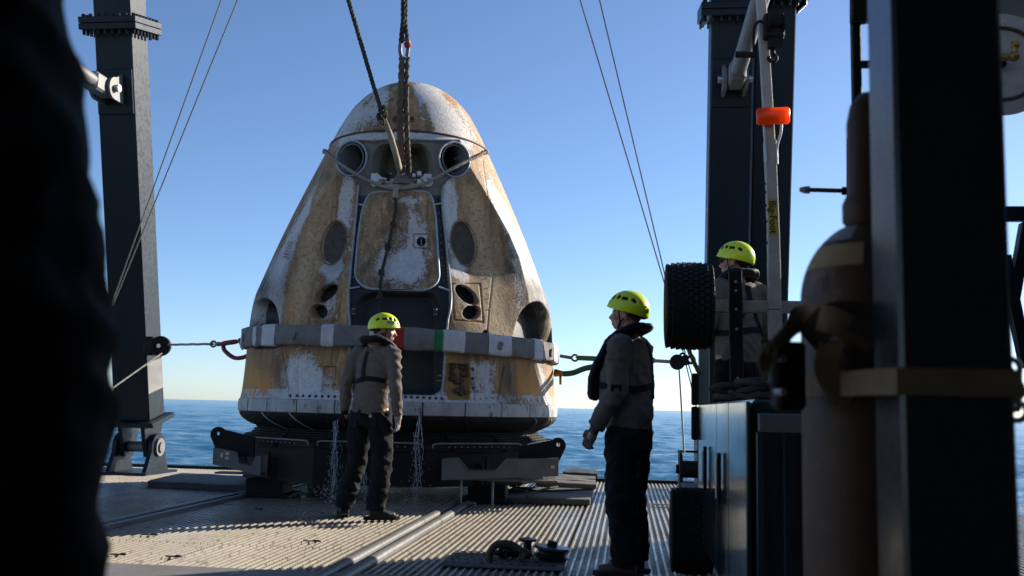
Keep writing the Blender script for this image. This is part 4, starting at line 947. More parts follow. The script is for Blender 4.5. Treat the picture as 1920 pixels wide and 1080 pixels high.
# small winch below
wb = onz(1290, 925); wc = P(1291, 880, depth(wb)); ww = thing('deck_winch', wb, 'small black deck winch under the hanging pulley block', 'winch')
g = Geo(); sc_ = depth(wb)/FPX
for s in (-1, 1): g.box((wc.x+s*0.16+.05, wc.y, wc.z/2+.1), (0.03, 0.42, wc.z+.25), None, 0.004)
g.box((wc.x+.05, wc.y+.2, wc.z+.22), (0.36, 0.04, 0.03)); g.box((wc.x+.05, wc.y, .03), (0.5, 0.5, .05)); g.build('frame', black_steel, ww)
g = Geo(); g.lathe([(0.02, -.15), (.2, -.15), (.2, -.13), (.11, -.125), (.11, .125), (.2, .13), (.2, .15), (.02, .15)], (wc.x+.05, wc.y, wc.z), Matrix.Rotation(R(90), 3, 'Y'), 24); g.build('drum', black_steel, ww, 40)
g = Geo(); g.tube([(wc.x-.16, wc.y, wc.z), (wc.x-.05, wc.y, wc.z)], 0.06, 12); g.build('gearbox', black_steel, ww, 40)

# ------------------------------------------------------------------ dunnage mats and loose gear on the deck
matm = worn('scuffed_mat', (0.14, 0.125, 0.105), (0.075, 0.068, 0.06), 5, (0.7, 0.9), spots=(0.03, 0.028, 0.026), spot_amt=0.60)
darkmat = worn('black_mat', (0.016, 0.016, 0.017), (0.03, 0.03, 0.03), 5, (0.55, 0.8))
def mat_slab(name, pxs, th, mat, label, cat, boards=0):
    P4 = [onz(x, y) for x, y in pxs]; c = sum(P4, Vector())/4
    r_ = thing(name, (c.x, c.y, 0.002), label, cat)
    k = max(1, boards)
    for i in range(k):
        g = Geo(); nn = 10
        f0, f1 = i/k+(0.006 if boards else 0), (i+1)/k-(0.006 if boards else 0)
        top = []; bot = []
        for (A, B) in ((0, 3), (1, 2)): pass
        rows = []
        for u in np.linspace(0, 1, nn):
            a = P4[0].lerp(P4[1], u); b_ = P4[3].lerp(P4[2], u)
            e = 0.012*mnoise.noise(Vector((u*7, i*3.1, c.x)))
            q0 = a.lerp(b_, f0); q1 = a.lerp(b_, f1); z = th*(0.92+0.16*mnoise.noise(Vector((u*3, i*1.7, c.y))))
            rows.append([q0+Vector((0, e, 0.003)), q0+Vector((0, e+.006, z-.008)), q0.lerp(q1, .08)+Vector((0, e, z)), q1.lerp(q0, .08)+Vector((0, e, z)), q1+Vector((0, e-.006, z-.008)), q1+Vector((0, e, .003))])
        vs = [v for r in rows for v in r]; fs = [(j*6+q, (j+1)*6+q, (j+1)*6+(q+1) % 6, j*6+(q+1) % 6) for j in range(nn-1) for q in range(6)]+[tuple(range(6)), tuple((nn-1)*6+q for q in range(5, -1, -1))]
        g.add(vs, fs); g.build('board' if boards else 'slab', mat, r_)
    return r_, P4
r_, p4 = mat_slab('dunnage_mat', [(925, 942), (1106, 948), (1112, 926), (965, 922)], 0.075, matm, 'flat scuffed brown mat tied with black cord in front of the cradle arm', 'mat', 2)
def cord(r_, a, b_, c): Geo().tube(spline([a, b_, c], 6), 0.011, 6).build('tie_cord', black_rubber, r_, True)
cord(r_, p4[0].lerp(p4[3], .8)+Vector((0, 0, .09)), p4[0].lerp(p4[2], .45)+Vector((0, 0, .085)), p4[2].lerp(p4[1], .3)+Vector((0, 0, .09)))
cord(r_, p4[0].lerp(p4[1], .35)+Vector((0, -.02, .08)), p4[0].lerp(p4[2], .45)+Vector((0, 0, .10)), p4[3].lerp(p4[2], .55)+Vector((0, 0, .08)))
mat_slab('dunnage_mat', [(1004, 911), (1118, 917), (1116, 899), (1035, 893)], 0.07, matm, 'layered weathered boards lying by the aft deck edge', 'mat', 4)
mat_slab('dunnage_mat', [(276, 914), (470, 922), (470, 902), (345, 897)], 0.085, darkmat, 'flat black rubber mat lying beside the port end of the cradle', 'mat', 0)
mat_slab('dunnage_mat', [(1055, 896), (1120, 901), (1118, 892), (1065, 888)], 0.11, darkmat, 'black mat rolled at the aft deck edge behind the layered boards', 'mat', 0)
r_, p4 = mat_slab('diamond_plate', [(828, 1062), (1058, 1072), (1062, 1044), (852, 1038)], 0.022, matm, 'loose brown tread plate under the shackle and pulley', 'plate', 0)
g = Geo()
for i in range(16):
    for j in range(5):
        u, v = (i+.5+.5*(j % 2))/17, (j+.5)/5; c = p4[0].lerp(p4[1], u).lerp(p4[3].lerp(p4[2], u), v)+Vector((0, 0, .026)); g.box(c, (.035, .009, .006), Matrix.Rotation(R(35 if (i+j) % 2 else -35), 3, 'Z'))
o = g.build('treads', matm, r_); o['kind'] = 'stuff'
pb = onz(1020, 1056)+Vector((0, 0, .03)); sb = thing('snatch_block', pb, 'black pulley block and hook lying on the loose tread plate', 'pulley block')
bluem = worn('dark_blue_casting', (0.02, 0.028, 0.045), (0.035, 0.045, 0.06), 12, (0.25, 0.45), 0.3)
pc = pb+Vector((0.05, 0, 0)); g = Geo(); g.lathe([(0, 0), (.10, 0), (.125, .02), (.095, .035), (.095, .05), (.13, .07), (.12, .085), (0, .09)], pc, Matrix.Rotation(R(6), 3, 'Y'), 28); g.build('cheek', bluem, sb, 35)
Geo().tube([pc+Vector((0, 0, .08)), pc+Vector((.01, 0, .12))], 0.035, 8).build('bolt', black_steel, sb)
pc2 = pb+Vector((-.12, .03, 0)); g = Geo(); g.tube([pc2, pc2+Vector((0, 0, .12))], 0.03, 10); g.lathe([(0, 0), (.06, 0), (.065, .015), (0, .03)], pc2+Vector((0, 0, .11)), None, 16); g.build('swivel', bluem, sb, 35)
g = Geo()
for i in range(5): g.torus(pc2+Vector((-.05-.035*i, -.01*i, .045-.004*i)), Matrix.Rotation(R(90*(i % 2)), 3, 'X')@Matrix.Rotation(R(20), 3, 'Z'), .035, .014, 12, 6)
g.build('chain', black_steel, sb, True)
sp = onz(945, 1062)+Vector((0, 0, .022)); shk = thing('bow_shackle', sp, 'rusty bow shackle standing on the loose tread plate beside the pulley', 'shackle')
rust = worn('rusty_steel', (0.13, 0.085, 0.05), (0.06, 0.045, 0.035), 14, (0.6, 0.8), 0.2, spots=(0.25, 0.22, 0.17), spot_amt=0.66)
pts = spline([sp+Vector((-.095, 0, -.02)), sp+Vector((-.10, 0, .05)), sp+Vector((-.06, .0, .115)), sp+Vector((.03, .01, .125)), sp+Vector((.11, .02, .085)), sp+Vector((.16, .03, .06))], 6)
Geo().tube(pts, [0.024]*len(pts), 12).build('bow', rust, shk, True)
Geo().tube([sp+Vector((.12, -.03, .05)), sp+Vector((.16, .10, .055))], 0.022, 12).build('pin', rust, shk, True)
# clips and scraps on the gratings
for (x, y, w_) in ((281, 1004, .13), (585, 1016, .14), (222, 1041, .10), (325, 1045, .11), (485, 955, .08)):
    c = onz(x, y); g = Geo(); g.box(c+Vector((0, 0, .006)), (w_, .014, .008), Matrix.Rotation(R(random.uniform(-8, 8)), 3, 'Z')); g.box(c+Vector((w_*.2, .02, .008)), (w_*.3, .03, .009)); o = g.build('grating_clip', black_steel, deck)
for (x, y) in ((1228, 917), (1232, 951), (1240, 946)):
    c = onz(x, y); g = Geo(); g.box(c+Vector((0, 0, .004)), (.36, .05, .006)); g.build('cover_strip', rail_mat, deck)
# ------------------------------------------------------------------ unseen ship's house behind and to starboard, added to shade the foreground
housep = worn('house_fill_paint', (0.30, 0.30, 0.29), (0.24, 0.24, 0.235), 2, (0.5, 0.7))  # grey lightened to bounce fill light onto the capsule front
g = Geo(); g.box(((DX0+DX1)/2, -3.1, 3.4), (DX1-DX0, 1.0, 6.8)); g.box(((DX0+DX1)/2, -0.2, 3.55), (DX1-DX0, 5.0, 0.2)); g.box((DX1-0.25, 0.9, 1.8), (0.3, 10.0, 3.6))
house = g.build('deckhouse', housep); tag(house, 'unseen deckhouse with overhang and side wall added to shade the foreground', None, None, 'structure')
g = Geo()
lk = thing('shade_locker', (2.36, 8.7, 0), 'unseen tall steel locker added to shade the starboard side of the deck', 'locker')  # lockers hidden behind the column, added to cast shade on deck and crew
for k in range(3):
    y0 = 7.4+0.85*k; g = Geo(); g.box((2.36, y0+0.42, 1.3), (0.52, 0.83, 2.6), None, 0.01); g.build('cabinet', navy, lk)
    g = Geo(); g.box((2.092, y0+0.42, 1.35), (0.012, 0.72, 2.3), None, 0.004); d_ = g.build('door', navy, lk); Geo().box((2.075, y0+0.7, 1.2), (0.02, 0.03, 0.16)).build('handle', bright_steel, d_)

# ------------------------------------------------------------------ balloon-tyred wheels
rimm = worn('galvanised_rim', (0.3, 0.3, 0.29), (0.2, 0.2, 0.19), 14, (0.4, 0.6), 0.5)
def wheel(parent, c, Rr, w_, name='wheel'):
    My = Matrix.Rotation(R(90), 3, 'Y')
    prof = [(Rr*.42, -w_*.40), (Rr*.62, -w_*.48), (Rr*.82, -w_*.50), (Rr*.93, -w_*.45), (Rr*.975, -w_*.33), (Rr*.985, 0), (Rr*.975, w_*.33), (Rr*.93, w_*.45), (Rr*.82, w_*.50), (Rr*.62, w_*.48), (Rr*.42, w_*.40)]
    g = Geo(); g.lathe(prof, c, My, 56); ty = g.build('tyre', black_rubber, parent, 60)
    g = Geo()
    rows = 9; per = 40
    for i in range(rows):
        f = (i-(rows-1)/2)/((rows-1)/2); xo = f*w_*0.44; ro = Rr*(0.992-0.045*abs(f)**3)
        for k in range(per):
            a = 2*math.pi*(k+0.5*(i % 2))/per
            M_ = Matrix.Rotation(a, 3, 'X')
            p = Vector(c)+Vector((xo, 0, 0))+M_@Vector((0, 0, ro))
            g.box(p, (w_*0.098*0.86, 2*math.pi*Rr/per*0.72, Rr*0.05), M_@Matrix.Rotation(R(-f*22), 3, 'Y'), 0.0)
    o = g.build('tread_blocks', black_rubber, ty); o['kind'] = 'stuff'
    g = Geo(); g.lathe([(0.0, -w_*.12), (Rr*.2, -w_*.14), (Rr*.36, -w_*.1), (Rr*.40, -w_*.42), (Rr*.45, -w_*.44), (Rr*.45, -w_*.38), (Rr*.41, -w_*.3), (Rr*.41, w_*.3), (Rr*.45, w_*.44), (Rr*.40, w_*.42), (Rr*.36, w_*.1), (0, w_*.14)], c, My, 28); g.build('rim', rimm, parent, 40)
# ------------------------------------------------------------------ small trailer stowed on its tail
TD = 6.35
tr = thing('boat_trailer', onz(1455, 1000), 'galvanised trailer stood on end with its winch post upright', 'trailer')
tr['_o'] = tuple(tr.location); tr.location.z = 0.0; tr['_o'] = tuple(tr.location)
tcen = P(1291, 574, TD); wheel(tr, tcen, 0.275, 0.30)
ax_r = P(1560, 573, TD); ax_l = tcen+Vector((0.05, 0, 0)); ax_r.y = ax_l.y; ax_r.z = ax_l.z
g = Geo(); g.bar(ax_l, ax_r, 0.07, 0.075, bev=0.004); g.build('axle_beam', galv, tr)
wheel(tr, Vector((ax_r.x+0.55, ax_r.y, ax_r.z)), 0.275, 0.30)
g = Geo(); g.bar(ax_r-Vector((.1, 0, 0)), ax_r+Vector((.55, 0, 0)), 0.07, 0.074, bev=0.004); g.build('axle_beam', galv, tr)
py_ = ax_l.y-0.075
def pole(pxa, pya, pxb, pyb, w_, nm='mast_section'):
    a = ony(pxa, pya, py_); b_ = ony(pxb, pyb, py_); g = Geo(); g.bar(a, b_, w_, w_, up=(0, -1, 0), bev=0.004); return g.build(nm, galv, tr)
pole(1455, 1010, 1453.4, 618, 0.078); pole(1453.4, 622, 1452, 582, 0.080); pole(1452.2, 581, 1450.6, 490, 0.076); pole(1450.8, 492, 1449.6, 436, 0.073); pole(1449.8, 438, 1444.4, 300, 0.070); pole(1444.5, 302, 1443.2, 264, 0.074); pole(1443.3, 266, 1435, 128, 0.062); pole(1436, 140, 1424, -40, 0.060)
for y in (455, 415, 385, 360, 345):
    p = ony(1438.5+(y-345)*0.012, y, py_); Geo().tube([p+Vector((-.022, 0, 0)), p+Vector((.03, 0, 0))], 0.008, 8).build('bolt', black_steel, tr)
# sticker with its lettering
ymat = worn('yellow_sticker', (0.52, 0.36, 0.02), (0.42, 0.28, 0.02), 30, (0.4, 0.6), spots=(0.2, 0.15, 0.05), spot_amt=0.68)
sa = ony(1450.2, 441, py_-0.0385); sb_ = ony(1447.4, 373, py_-0.0385); g = Geo(); g.bar(sa, sb_, 0.052, 0.003, up=(0, -1, 0)); st_ = g.build('sticker', ymat, tr)
tc = bpy.data.curves.new('lettering', 'FONT'); tc.body = 'Big-Foot'; tc.size = 0.062; tc.align_x = 'CENTER'; tc.align_y = 'CENTER'; tc.extrude = 0.0006; tc.offset = 0.0011
to = bpy.data.objects.new('lettering_tmp', tc); COL.objects.link(to)
bpy.context.view_layer.update(); dg = bpy.context.evaluated_depsgraph_get(); tm = bpy.data.meshes.new_from_object(to.evaluated_get(dg)); bpy.data.objects.remove(to)
upv = (sb_-sa).normalized(); xd = -upv; nd = Vector((0, -1, 0)); nd = (nd-xd*nd.dot(xd)).normalized(); yd = nd.cross(xd)
wdt = max(v.co.x for v in tm.vertices)-min(v.co.x for v in tm.vertices); ks = (sb_-sa).length*0.90/wdt
cen = (sa+sb_)/2+nd*0.0032
g = Geo(); g.add([cen+xd*v.co.x*ks+yd*v.co.y*ks*1.0+nd*v.co.z for v in tm.vertices], [list(p.vertices) for p in tm.polygons])
inkm = worn('black_print', (0.008, 0.008, 0.008), (0.012, 0.012, 0.012), 30); o = g.build('lettering', inkm, st_, fixn=False); o['kind'] = 'stuff'
# winch at the head of the mast
wn = ony(1443, 55, py_-0.02)
g = Geo(); g.box(wn+Vector((0.02, -.03, 0)), (0.13, .10, .16), None, 0.01); g.bar(wn+Vector((.03, -.03, .06)), wn+Vector((.03, -.04, -.14)), .09, .06); wi = g.build('winch', black_steel, tr)
g = Geo(); g.lathe([(0, -.05), (.06, -.05), (.06, -.04), (.035, -.035), (.035, .035), (.06, .04), (.06, .05), (0, .05)], wn+Vector((.03, -.07, .01)), Matrix.Rotation(R(90), 3, 'Y'), 20); g.build('drum', black_steel, wi)
ca_ = ony(1420, 45, py_-0.06); g = Geo(); g.tube(spline([wn+Vector((-.03, -.05, .01)), ony(1424, 40, py_-.08), ony(1414, 55, py_-.09), ony(1413, 100, py_-.10)], 5), 0.009, 8); g.build('crank', black_steel, wi, True)
Geo().tube([ony(1416, 103, py_-.10), ony(1379, 102, py_-.10)], 0.021, 10).build('crank_grip', black_rubber, wi, True)
g = Geo(); hk = ony(1450, 100, py_-.05); g.tube(spline([hk+Vector((0, 0, .06)), hk+Vector((0, 0, .0)), hk+Vector((.02, 0, -.03)), hk+Vector((.0, 0, -.06)), hk+Vector((-.025, 0, -.04)), hk+Vector((-.03, 0, -.02))], 5), .012, 8); g.build('hook', black_steel, wi, True)
# amber side marker
mt, t, b = new_mat('amber_lens'); b.inputs['Base Color'].default_value = (0.95, 0.16, 0.006, 1); b.inputs['Roughness'].default_value = 0.3; b.inputs['Transmission Weight'].default_value = 0.6; b.inputs['Coat Weight'].default_value = 0.4
tr_ = N(t, 'ShaderNodeBsdfTranslucent'); tr_.inputs[0].default_value = (1.0, 0.20, 0.008, 1); ms_ = N(t, 'ShaderNodeMixShader'); ms_.inputs[0].default_value = 0.6; t.links.new(b.outputs[0], ms_.inputs[1]); t.links.new(tr_.outputs[0], ms_.inputs[2]); t.links.new(ms_.outputs[0], [q for q in t.nodes if q.type == 'OUTPUT_MATERIAL'][0].inputs[0])
am = ony(1449.5, 217.5, py_-.07); g = Geo(); g.box(am, (0.205, .045, .105), Matrix.Rotation(R(-1.5), 3, 'Y'), 0.012); al = g.build('marker_lamp', mt, tr, 60)
g = Geo(); g.box(am+Vector((0, .03, 0)), (0.14, .02, .07)); g.build('lamp_base', black_steel, al)
g = Geo(); g.tube(spline([am+Vector((-.055, .02, -.04)), ony(1433, 245, py_-.05), ony(1436, 285, py_-.04), ony(1437, 305, py_-.035)], 5), .008, 8); g.tube(spline([am+Vector((.055, .02, -.04)), ony(1464, 250, py_-.05), ony(1457, 275, py_-.04), ony(1457, 308, py_-.035)], 5), .008, 8); o = g.build('lamp_bracket', bright_steel, tr, True); o['kind'] = 'stuff'
# drilled black upright bolted to the axle
bu0 = ony(1382, 760, ax_l.y-0.07); bu1 = ony(1378.5, 508, ax_l.y-0.07)
g = Geo(); g.bar(bu0, bu1, 0.082, 0.045, up=(0, -1, 0), bev=0.005); bu = g.build('bunk_upright', black_steel, tr)
for y in (528, 545, 580, 617, 709):
    p = ony(1379.5+(y-528)*0.018, y, ax_l.y-0.095); Geo().tube([p, p+Vector((0, -.006, 0))], 0.009, 10).build('bolt', galv, bu)
g = Geo(); g.box(ony(1363, 573, ax_l.y-0.05), (0.02, .06, .085)); g.build('clamp', galv, tr)

# ------------------------------------------------------------------ wheeled machine cabinet
mt, t, b = new_mat('glossy_teal_paint')
co = N(t, 'ShaderNodeTexCoord').outputs['Object']
n1 = noise_tex(t, co, 3, 8, 0.65, (1, 1, .3)); n2 = noise_tex(t, co, 9, 9, 0.7, (1, 1, .4))
c = mix(t, ramp(t, n1.outputs['Fac'], [(0.35, 0), (0.7, 1)]).outputs[0], (0.010, 0.028, 0.034), (0.022, 0.045, 0.05))
c = mix(t, ramp(t, n2.outputs['Fac'], [(0.66, 0), (0.69, 1)]).outputs[0], c, (0.25, 0.26, 0.25))
t.links.new(c, b.inputs['Base Color']); t.links.new(ramp(t, n1.outputs['Fac'], [(0.3, .05), (.7, .2)]).outputs[0], b.inputs['Roughness']); bump(t, b, n2.outputs['Fac'], 0.08, 0.01)
teal = mt
cx0, cx1, cy0, cy1, ch = 0.505, 1.25, 4.22, 6.95, 1.115
cab = thing('machine_cabinet', ((cx0+cx1)/2, (cy0+cy1)/2, 0), 'glossy dark teal wheeled cabinet with a heap of rope on top', 'cabinet')
g = Geo(); g.box(((cx0+cx1)/2+.01, (cy0+cy1)/2+.03, (ch+.18)/2), (cx1-cx0-.02, cy1-cy0-.06, ch-.18), None, 0.01); g.build('body', teal, cab)
pan = [cy0, 4.95, 5.62, cy1]
for ya, yb in zip(pan, pan[1:]):
    g = Geo(); g.box((cx0-.004, (ya+yb)/2, (ch+.2)/2), (0.02, yb-ya-.022, ch-.22), None, 0.004); dr_ = g.build('side_panel', teal, cab)
for y in (5.28, 6.2):
    g = Geo(); g.box((cx0-.03, y, .72), (0.02, .025, .26), None, .004); hd = g.build('latch', black_steel, cab); g = Geo(); g.tube([(cx0-.043, y, .62), (cx0-.043, y, .82)], .006, 8); g.build('latch_bar', bright_steel, hd)
g = Geo()
fr = [(cx0+.02, cy0-.01), (cx1, cy0-.01)]
g.box(((cx0+cx1)/2+.01, cy0-.025, 1.02), (cx1-cx0-.04, .05, .075), None, .004); g.build('front_rail', grey_steel, cab)
for x in (cx0+.035, cx0+.235, cx0+.5):
    g = Geo(); g.box((x, cy0-.025, .56), (.03, .05, .84), None, .004); g.build('front_post', grey_steel if x > cx0+.2 else teal, cab)
g = Geo(); g.box((cx0+.135, cy0-.004, .56), (.006, .012, .84)); g.build('pipe', worn('blue_pipe', (0.02, 0.10, 0.15), (0.015, 0.08, 0.12), 20, (0.3, 0.4)), cab)
wheel(cab, P(1296, 995, 6.55), 0.275, 0.27)
wheel(cab, Vector((cx1+.15, P(1296, 995, 6.55).y, P(1296, 995, 6.55).z)), 0.275, 0.27)
g = Geo(); wz = P(1296, 995, 6.55); g.tube([(wz.x, wz.y, wz.z), (cx1+.15, wz.y, wz.z)], .03, 10); g.build('axle', black_steel, cab)
for y in (cy0+.15,):
    g = Geo(); g.box(((cx0+cx1)/2, y, .10), (.5, .12, .20), None, .01); g.build('stand', black_steel, cab)
ropeheap = worn('brown_rope', (0.022, 0.016, 0.012), (0.045, 0.034, 0.025), 50, (.85, .95))
rh = thing('rope_heap', (0.75, 6.2, ch), 'heap of dark brown rope lying on the teal cabinet', 'rope')
g = Geo()
for k in range(7):
    cc = Vector((0.66+random.uniform(-.03, .12), 6.05+random.uniform(-.55, .6), ch+.03+.012*k)); pts = []
    for i in range(40):
        a = i*.32; rr_ = .09+.05*math.sin(a*.37+k); pts.append(cc+Vector((rr_*math.cos(a)*.9, rr_*1.9*math.sin(a)*1.1, .018*math.sin(a*.8+k))))
    g.tube(pts, .017, 6)
g.build('coils', ropeheap, rh, True)
# standing platform and alloy post behind the cabinet
pf_ = thing('step_platform', (1.0, 7.55, 0), 'low steel step platform behind the teal cabinet', 'platform')
ZP = 0.50
g = Geo(); g.box((1.0, 7.6, ZP-.025), (1.15, .95, .05), None, .005); g.build('tread', black_steel, pf_)
for x in (.48, 1.52):
    for y in (7.18, 8.02): Geo().box((x, y, (ZP-.05)/2), (.05, .05, ZP-.05)).build('leg', black_steel, pf_)
apm = worn('pale_alloy', (0.34, 0.35, 0.36), (0.25, 0.255, 0.26), 6, (.35, .55), .3)
apb = ony(1317, 905, 7.15); apt = ony(1316, 654, 7.15)
ap = thing('alloy_post', (apb.x, apb.y, 0), 'pale flat alloy post with black rubber bumpers beside the raised tyre', 'post')
g = Geo(); g.box((apb.x+.01, 7.15, apt.z/2), (.075, .05, apt.z), None, .004); g.build('upright', apm, ap)
for (ya, yb) in ((700, 760), (762, 825)):
    a = ony(1303, ya, 7.14); b_ = ony(1303, yb, 7.14); g = Geo(); g.bar(a, b_, .05, .05, up=(0, -1, 0), bev=.01); g.build('bumper', black_rubber, ap)
yr = worn('yellow_green_rope', (0.16, 0.15, 0.05), (0.10, 0.095, 0.04), 40, (.8, .95)); g = Geo(); twist_rope(g, spline([ony(1290, 652, 7.1), ony(1298, 672, 7.08), ony(1312, 702, 7.08)], 5), .017, .06, 3, 5, .012); o = g.build('lashing', yr, ap, True)

# ------------------------------------------------------------------ foreground column, gas cylinder, straps
colx0 = 1.3*((1690-960)/FPX*math.cos(YAW)-math.sin(YAW)); cw = 0.142
cyf = 1.3*math.cos(YAW)+1.3*(1690-960)/FPX*math.sin(YAW)
col = thing('steel_column', (colx0+cw/2, cyf+.07, 0), 'near black square steel column with a webbing strap round it', 'column')
mt = worn('column_side_paint', (0.012, 0.016, 0.021), (0.018, 0.024, 0.031), 4, (.24, .3), spec=.5, bumps=0.0)
g = Geo(); g.box((colx0+cw/2, cyf+.07, 1.72), (cw, .14, 3.44), None, .006); g.build('tube', mt, col)
g = Geo(); g.box((colx0+cw/2, cyf+.07, .012), (.26, .26, .024)); g.build('foot_plate', black_steel, col)
gc = P(1640, 800, 1.62); gcx, gcy = gc.x, gc.y; GR = 0.114
mt, t, b = new_mat('rusty_brown_cylinder')
co = N(t, 'ShaderNodeTexCoord').outputs['Object']; n1 = noise_tex(t, co, 9, 9, 0.7, (1, 1, .5)); n2 = noise_tex(t, co, 40, 6, .65)
c = mix(t, ramp(t, n1.outputs['Fac'], [(0.35, 0), (0.68, 1)]).outputs[0], (0.055, 0.022, 0.012), (0.115, 0.05, 0.027))
c = mix(t, ramp(t, n1.outputs['Fac'], [(0.56, 0), (0.64, 1)]).outputs[0], c, (0.21, 0.12, 0.075)); c = mix(t, ramp(t, noise_tex(t, co, 22, 8, .75, (1, 1, .6)).outputs['Fac'], [(0.56, 0), (0.66, 1)]).outputs[0], c, (0.04, 0.025, 0.02)); t.links.new(c, b.inputs['Base Color']); b.inputs['Roughness'].default_value = .55; bump(t, b, n2.outputs['Fac'], .3, .004)
cylm = mt
top = P(1600, 392, 1.56).z; cap_t = P(1620, 128, 1.56).z
cyl = thing('gas_cylinder', (gcx, gcy, 0), 'rusty brown gas cylinder with valve cap strapped behind the black column', 'gas cylinder')
sh0 = P(1503, 560, 1.62).z
prof = [(0.0, .004), (GR-.01, .004), (GR, .02), (GR, sh0)]+[(GR*math.cos(a)+.0, sh0+(top-sh0)*math.sin(a)) for a in np.linspace(.1, 1.2, 10)]+[(.036, top)]
g = Geo(); g.lathe(prof, (gcx, gcy, 0), None, 48); g.build('body', cylm, cyl, 50)
g = Geo(); g.lathe([(.030, top-.02), (.045, top), (.045, top+.03), (.036, top+.05), (.036, cap_t-.05), (.030, cap_t-.02), (.015, cap_t), (0, cap_t+.003)], (gcx, gcy, 0), None, 28); g.build('valve_cap', cylm, cyl, 50)
labm = worn('aged_tan_label', (0.50, 0.36, 0.18), (0.38, 0.27, 0.13), 20, (.6, .8)); lab2 = worn('dirty_white_label', (0.38, 0.36, 0.34), (0.26, 0.24, 0.23), 20, (.4, .6))
def wrap(a0, a1, z0, z1, mat, nm, off=.0012):
    vs = []; n_ = 16; mm = 8
    for i in range(n_+1):
        a = R(a0+(a1-a0)*i/n_)
        for j in range(mm+1):
            z = z0+(z1-z0)*j/mm; s_ = min(1, max(0, (z-sh0)/(top-sh0))); r_ = GR*math.sqrt(max(.02, 1-s_*s_))+off if z > sh0 else GR+off
            vs.append((gcx+r_*math.cos(a), gcy+r_*math.sin(a), z))
    g = Geo(); g.add(vs, [(i*(mm+1)+j, (i+1)*(mm+1)+j, (i+1)*(mm+1)+j+1, i*(mm+1)+j+1) for i in range(n_) for j in range(mm)]); return g.build(nm, mat, cyl, True)
z1_ = P(1560, 440, 1.52).z; z0_ = P(1560, 487, 1.52).z; wrap(185, 250, z0_, z1_, labm, 'label'); z2_ = P(1570, 418, 1.55).z; wrap(190, 235, z1_+.008, z2_+.012, lab2, 'shoulder_label')
web = worn('tan_webbing', (0.30, 0.215, 0.125), (0.20, 0.145, 0.085), 30, (.8, .95))
zs0 = P(1700, 741, 1.3).z; zs1 = P(1700, 690, 1.3).z; zc = (zs0+zs1)/2
st = thing('webbing_strap', (gcx, gcy-.1, zc), 'tan ratchet strap binding the gas cylinder to the black column', 'strap')
path = []
xa, xb, yf = colx0-.006, colx0+cw+.006, cyf-.006
path += [Vector((xb, cyf+.14, zc)), Vector((xb, yf, zc)), Vector((xa, yf, zc)), Vector((xa-.02, cyf+.06, zc))]
for a in np.radians(np.linspace(215, 0, 22)): path.append(Vector((gcx+(GR+.005)*math.cos(a), gcy+(GR+.005)*math.sin(a), zc)))
path.append(Vector((xb, cyf+.14, zc)))
def ribbon(pts, h, th, mat, nm, par, up=(0, 0, 1)):
    g = Geo(); vs = []; n_ = len(pts); pts = [Vector(p) for p in pts]
    ups = up if isinstance(up, list) else [Vector(up)]*n_
    for i, p in enumerate(pts):
        tg = (pts[min(i+1, n_-1)]-pts[max(i-1, 0)]).normalized(); u = Vector(ups[i]); u = (u-tg*u.dot(tg)).normalized(); nn = tg.cross(u)
        vs += [p+u*h/2+nn*th/2, p+u*h/2-nn*th/2, p-u*h/2-nn*th/2, p-u*h/2+nn*th/2]
    fs = [(i*4+k, (i+1)*4+k, (i+1)*4+(k+1) % 4, i*4+(k+1) % 4) for i in range(n_-1) for k in range(4)]+[(0, 1, 2, 3), tuple((n_-1)*4+k for k in (3, 2, 1, 0))]
    g.add(vs, fs); return g.build(nm, mat, par, 30)
ribbon(path, zs1-zs0, .003, web, 'strap_band', st)
d0 = 1.52
ribbon(spline([P(1640, 640, 1.49), P(1560, 600, d0-.03), P(1500, 598, d0+.02), P(1465, 640, d0), P(1445, 662, d0-.02), P(1433, 690, d0-.04)], 8), .040, .003, web, 'strap_tail', st, up=(0.15, -.25, 1))
ribbon(spline([P(1432, 690, d0-.04), P(1428, 665, d0-.09), P(1440, 648, d0-.10), P(1452, 668, d0-.08), P(1446, 690, d0-.06)], 8), .030, .003, web, 'strap_loop', st, up=(0.3, 1, .2))
ribbon(spline([P(1560, 640, 1.5), P(1550, 690, 1.48), P(1568, 725, 1.475), P(1600, 745, 1.47)], 8), .036, .003, web, 'strap_loop', st, up=(1, 0, .4))
ribbon(spline([P(1515, 640, 1.52), P(1560, 596, 1.495), P(1620, 600, 1.48), P(1680, 640, 1.46)], 8), .046, .003, worn('dark_webbing', (0.05, 0.04, 0.028), (0.03, 0.025, 0.018), 30, (.8, .95)), 'strap_band', st, up=(0, -.1, 1))
g = Geo(); g.box(P(1477, 705, 1.55), (.045, .05, .105), Matrix.Rotation(YAW, 3, 'Z'), .006); g.box(P(1462, 690, 1.53), (.03, .04, .06), Matrix.Rotation(YAW, 3, 'Z'), .006); rt = g.build('ratchet', black_steel, st); o = rt
for y in (672, 735): Geo().tube([P(1456, y, 1.52), P(1470, y, 1.5)], .006, 8).build('ratchet_pin', bright_steel, rt)
g = Geo()
for i in range(5): g.torus(P(1893+3*i, 690+20*i, 1.40), Matrix.Rotation(R(90*(i % 2)), 3, 'Z')@Matrix.Rotation(R(80), 3, 'X'), .014, .0045, 14, 6)
g.build('buckle_chain', bright_steel, st, True)
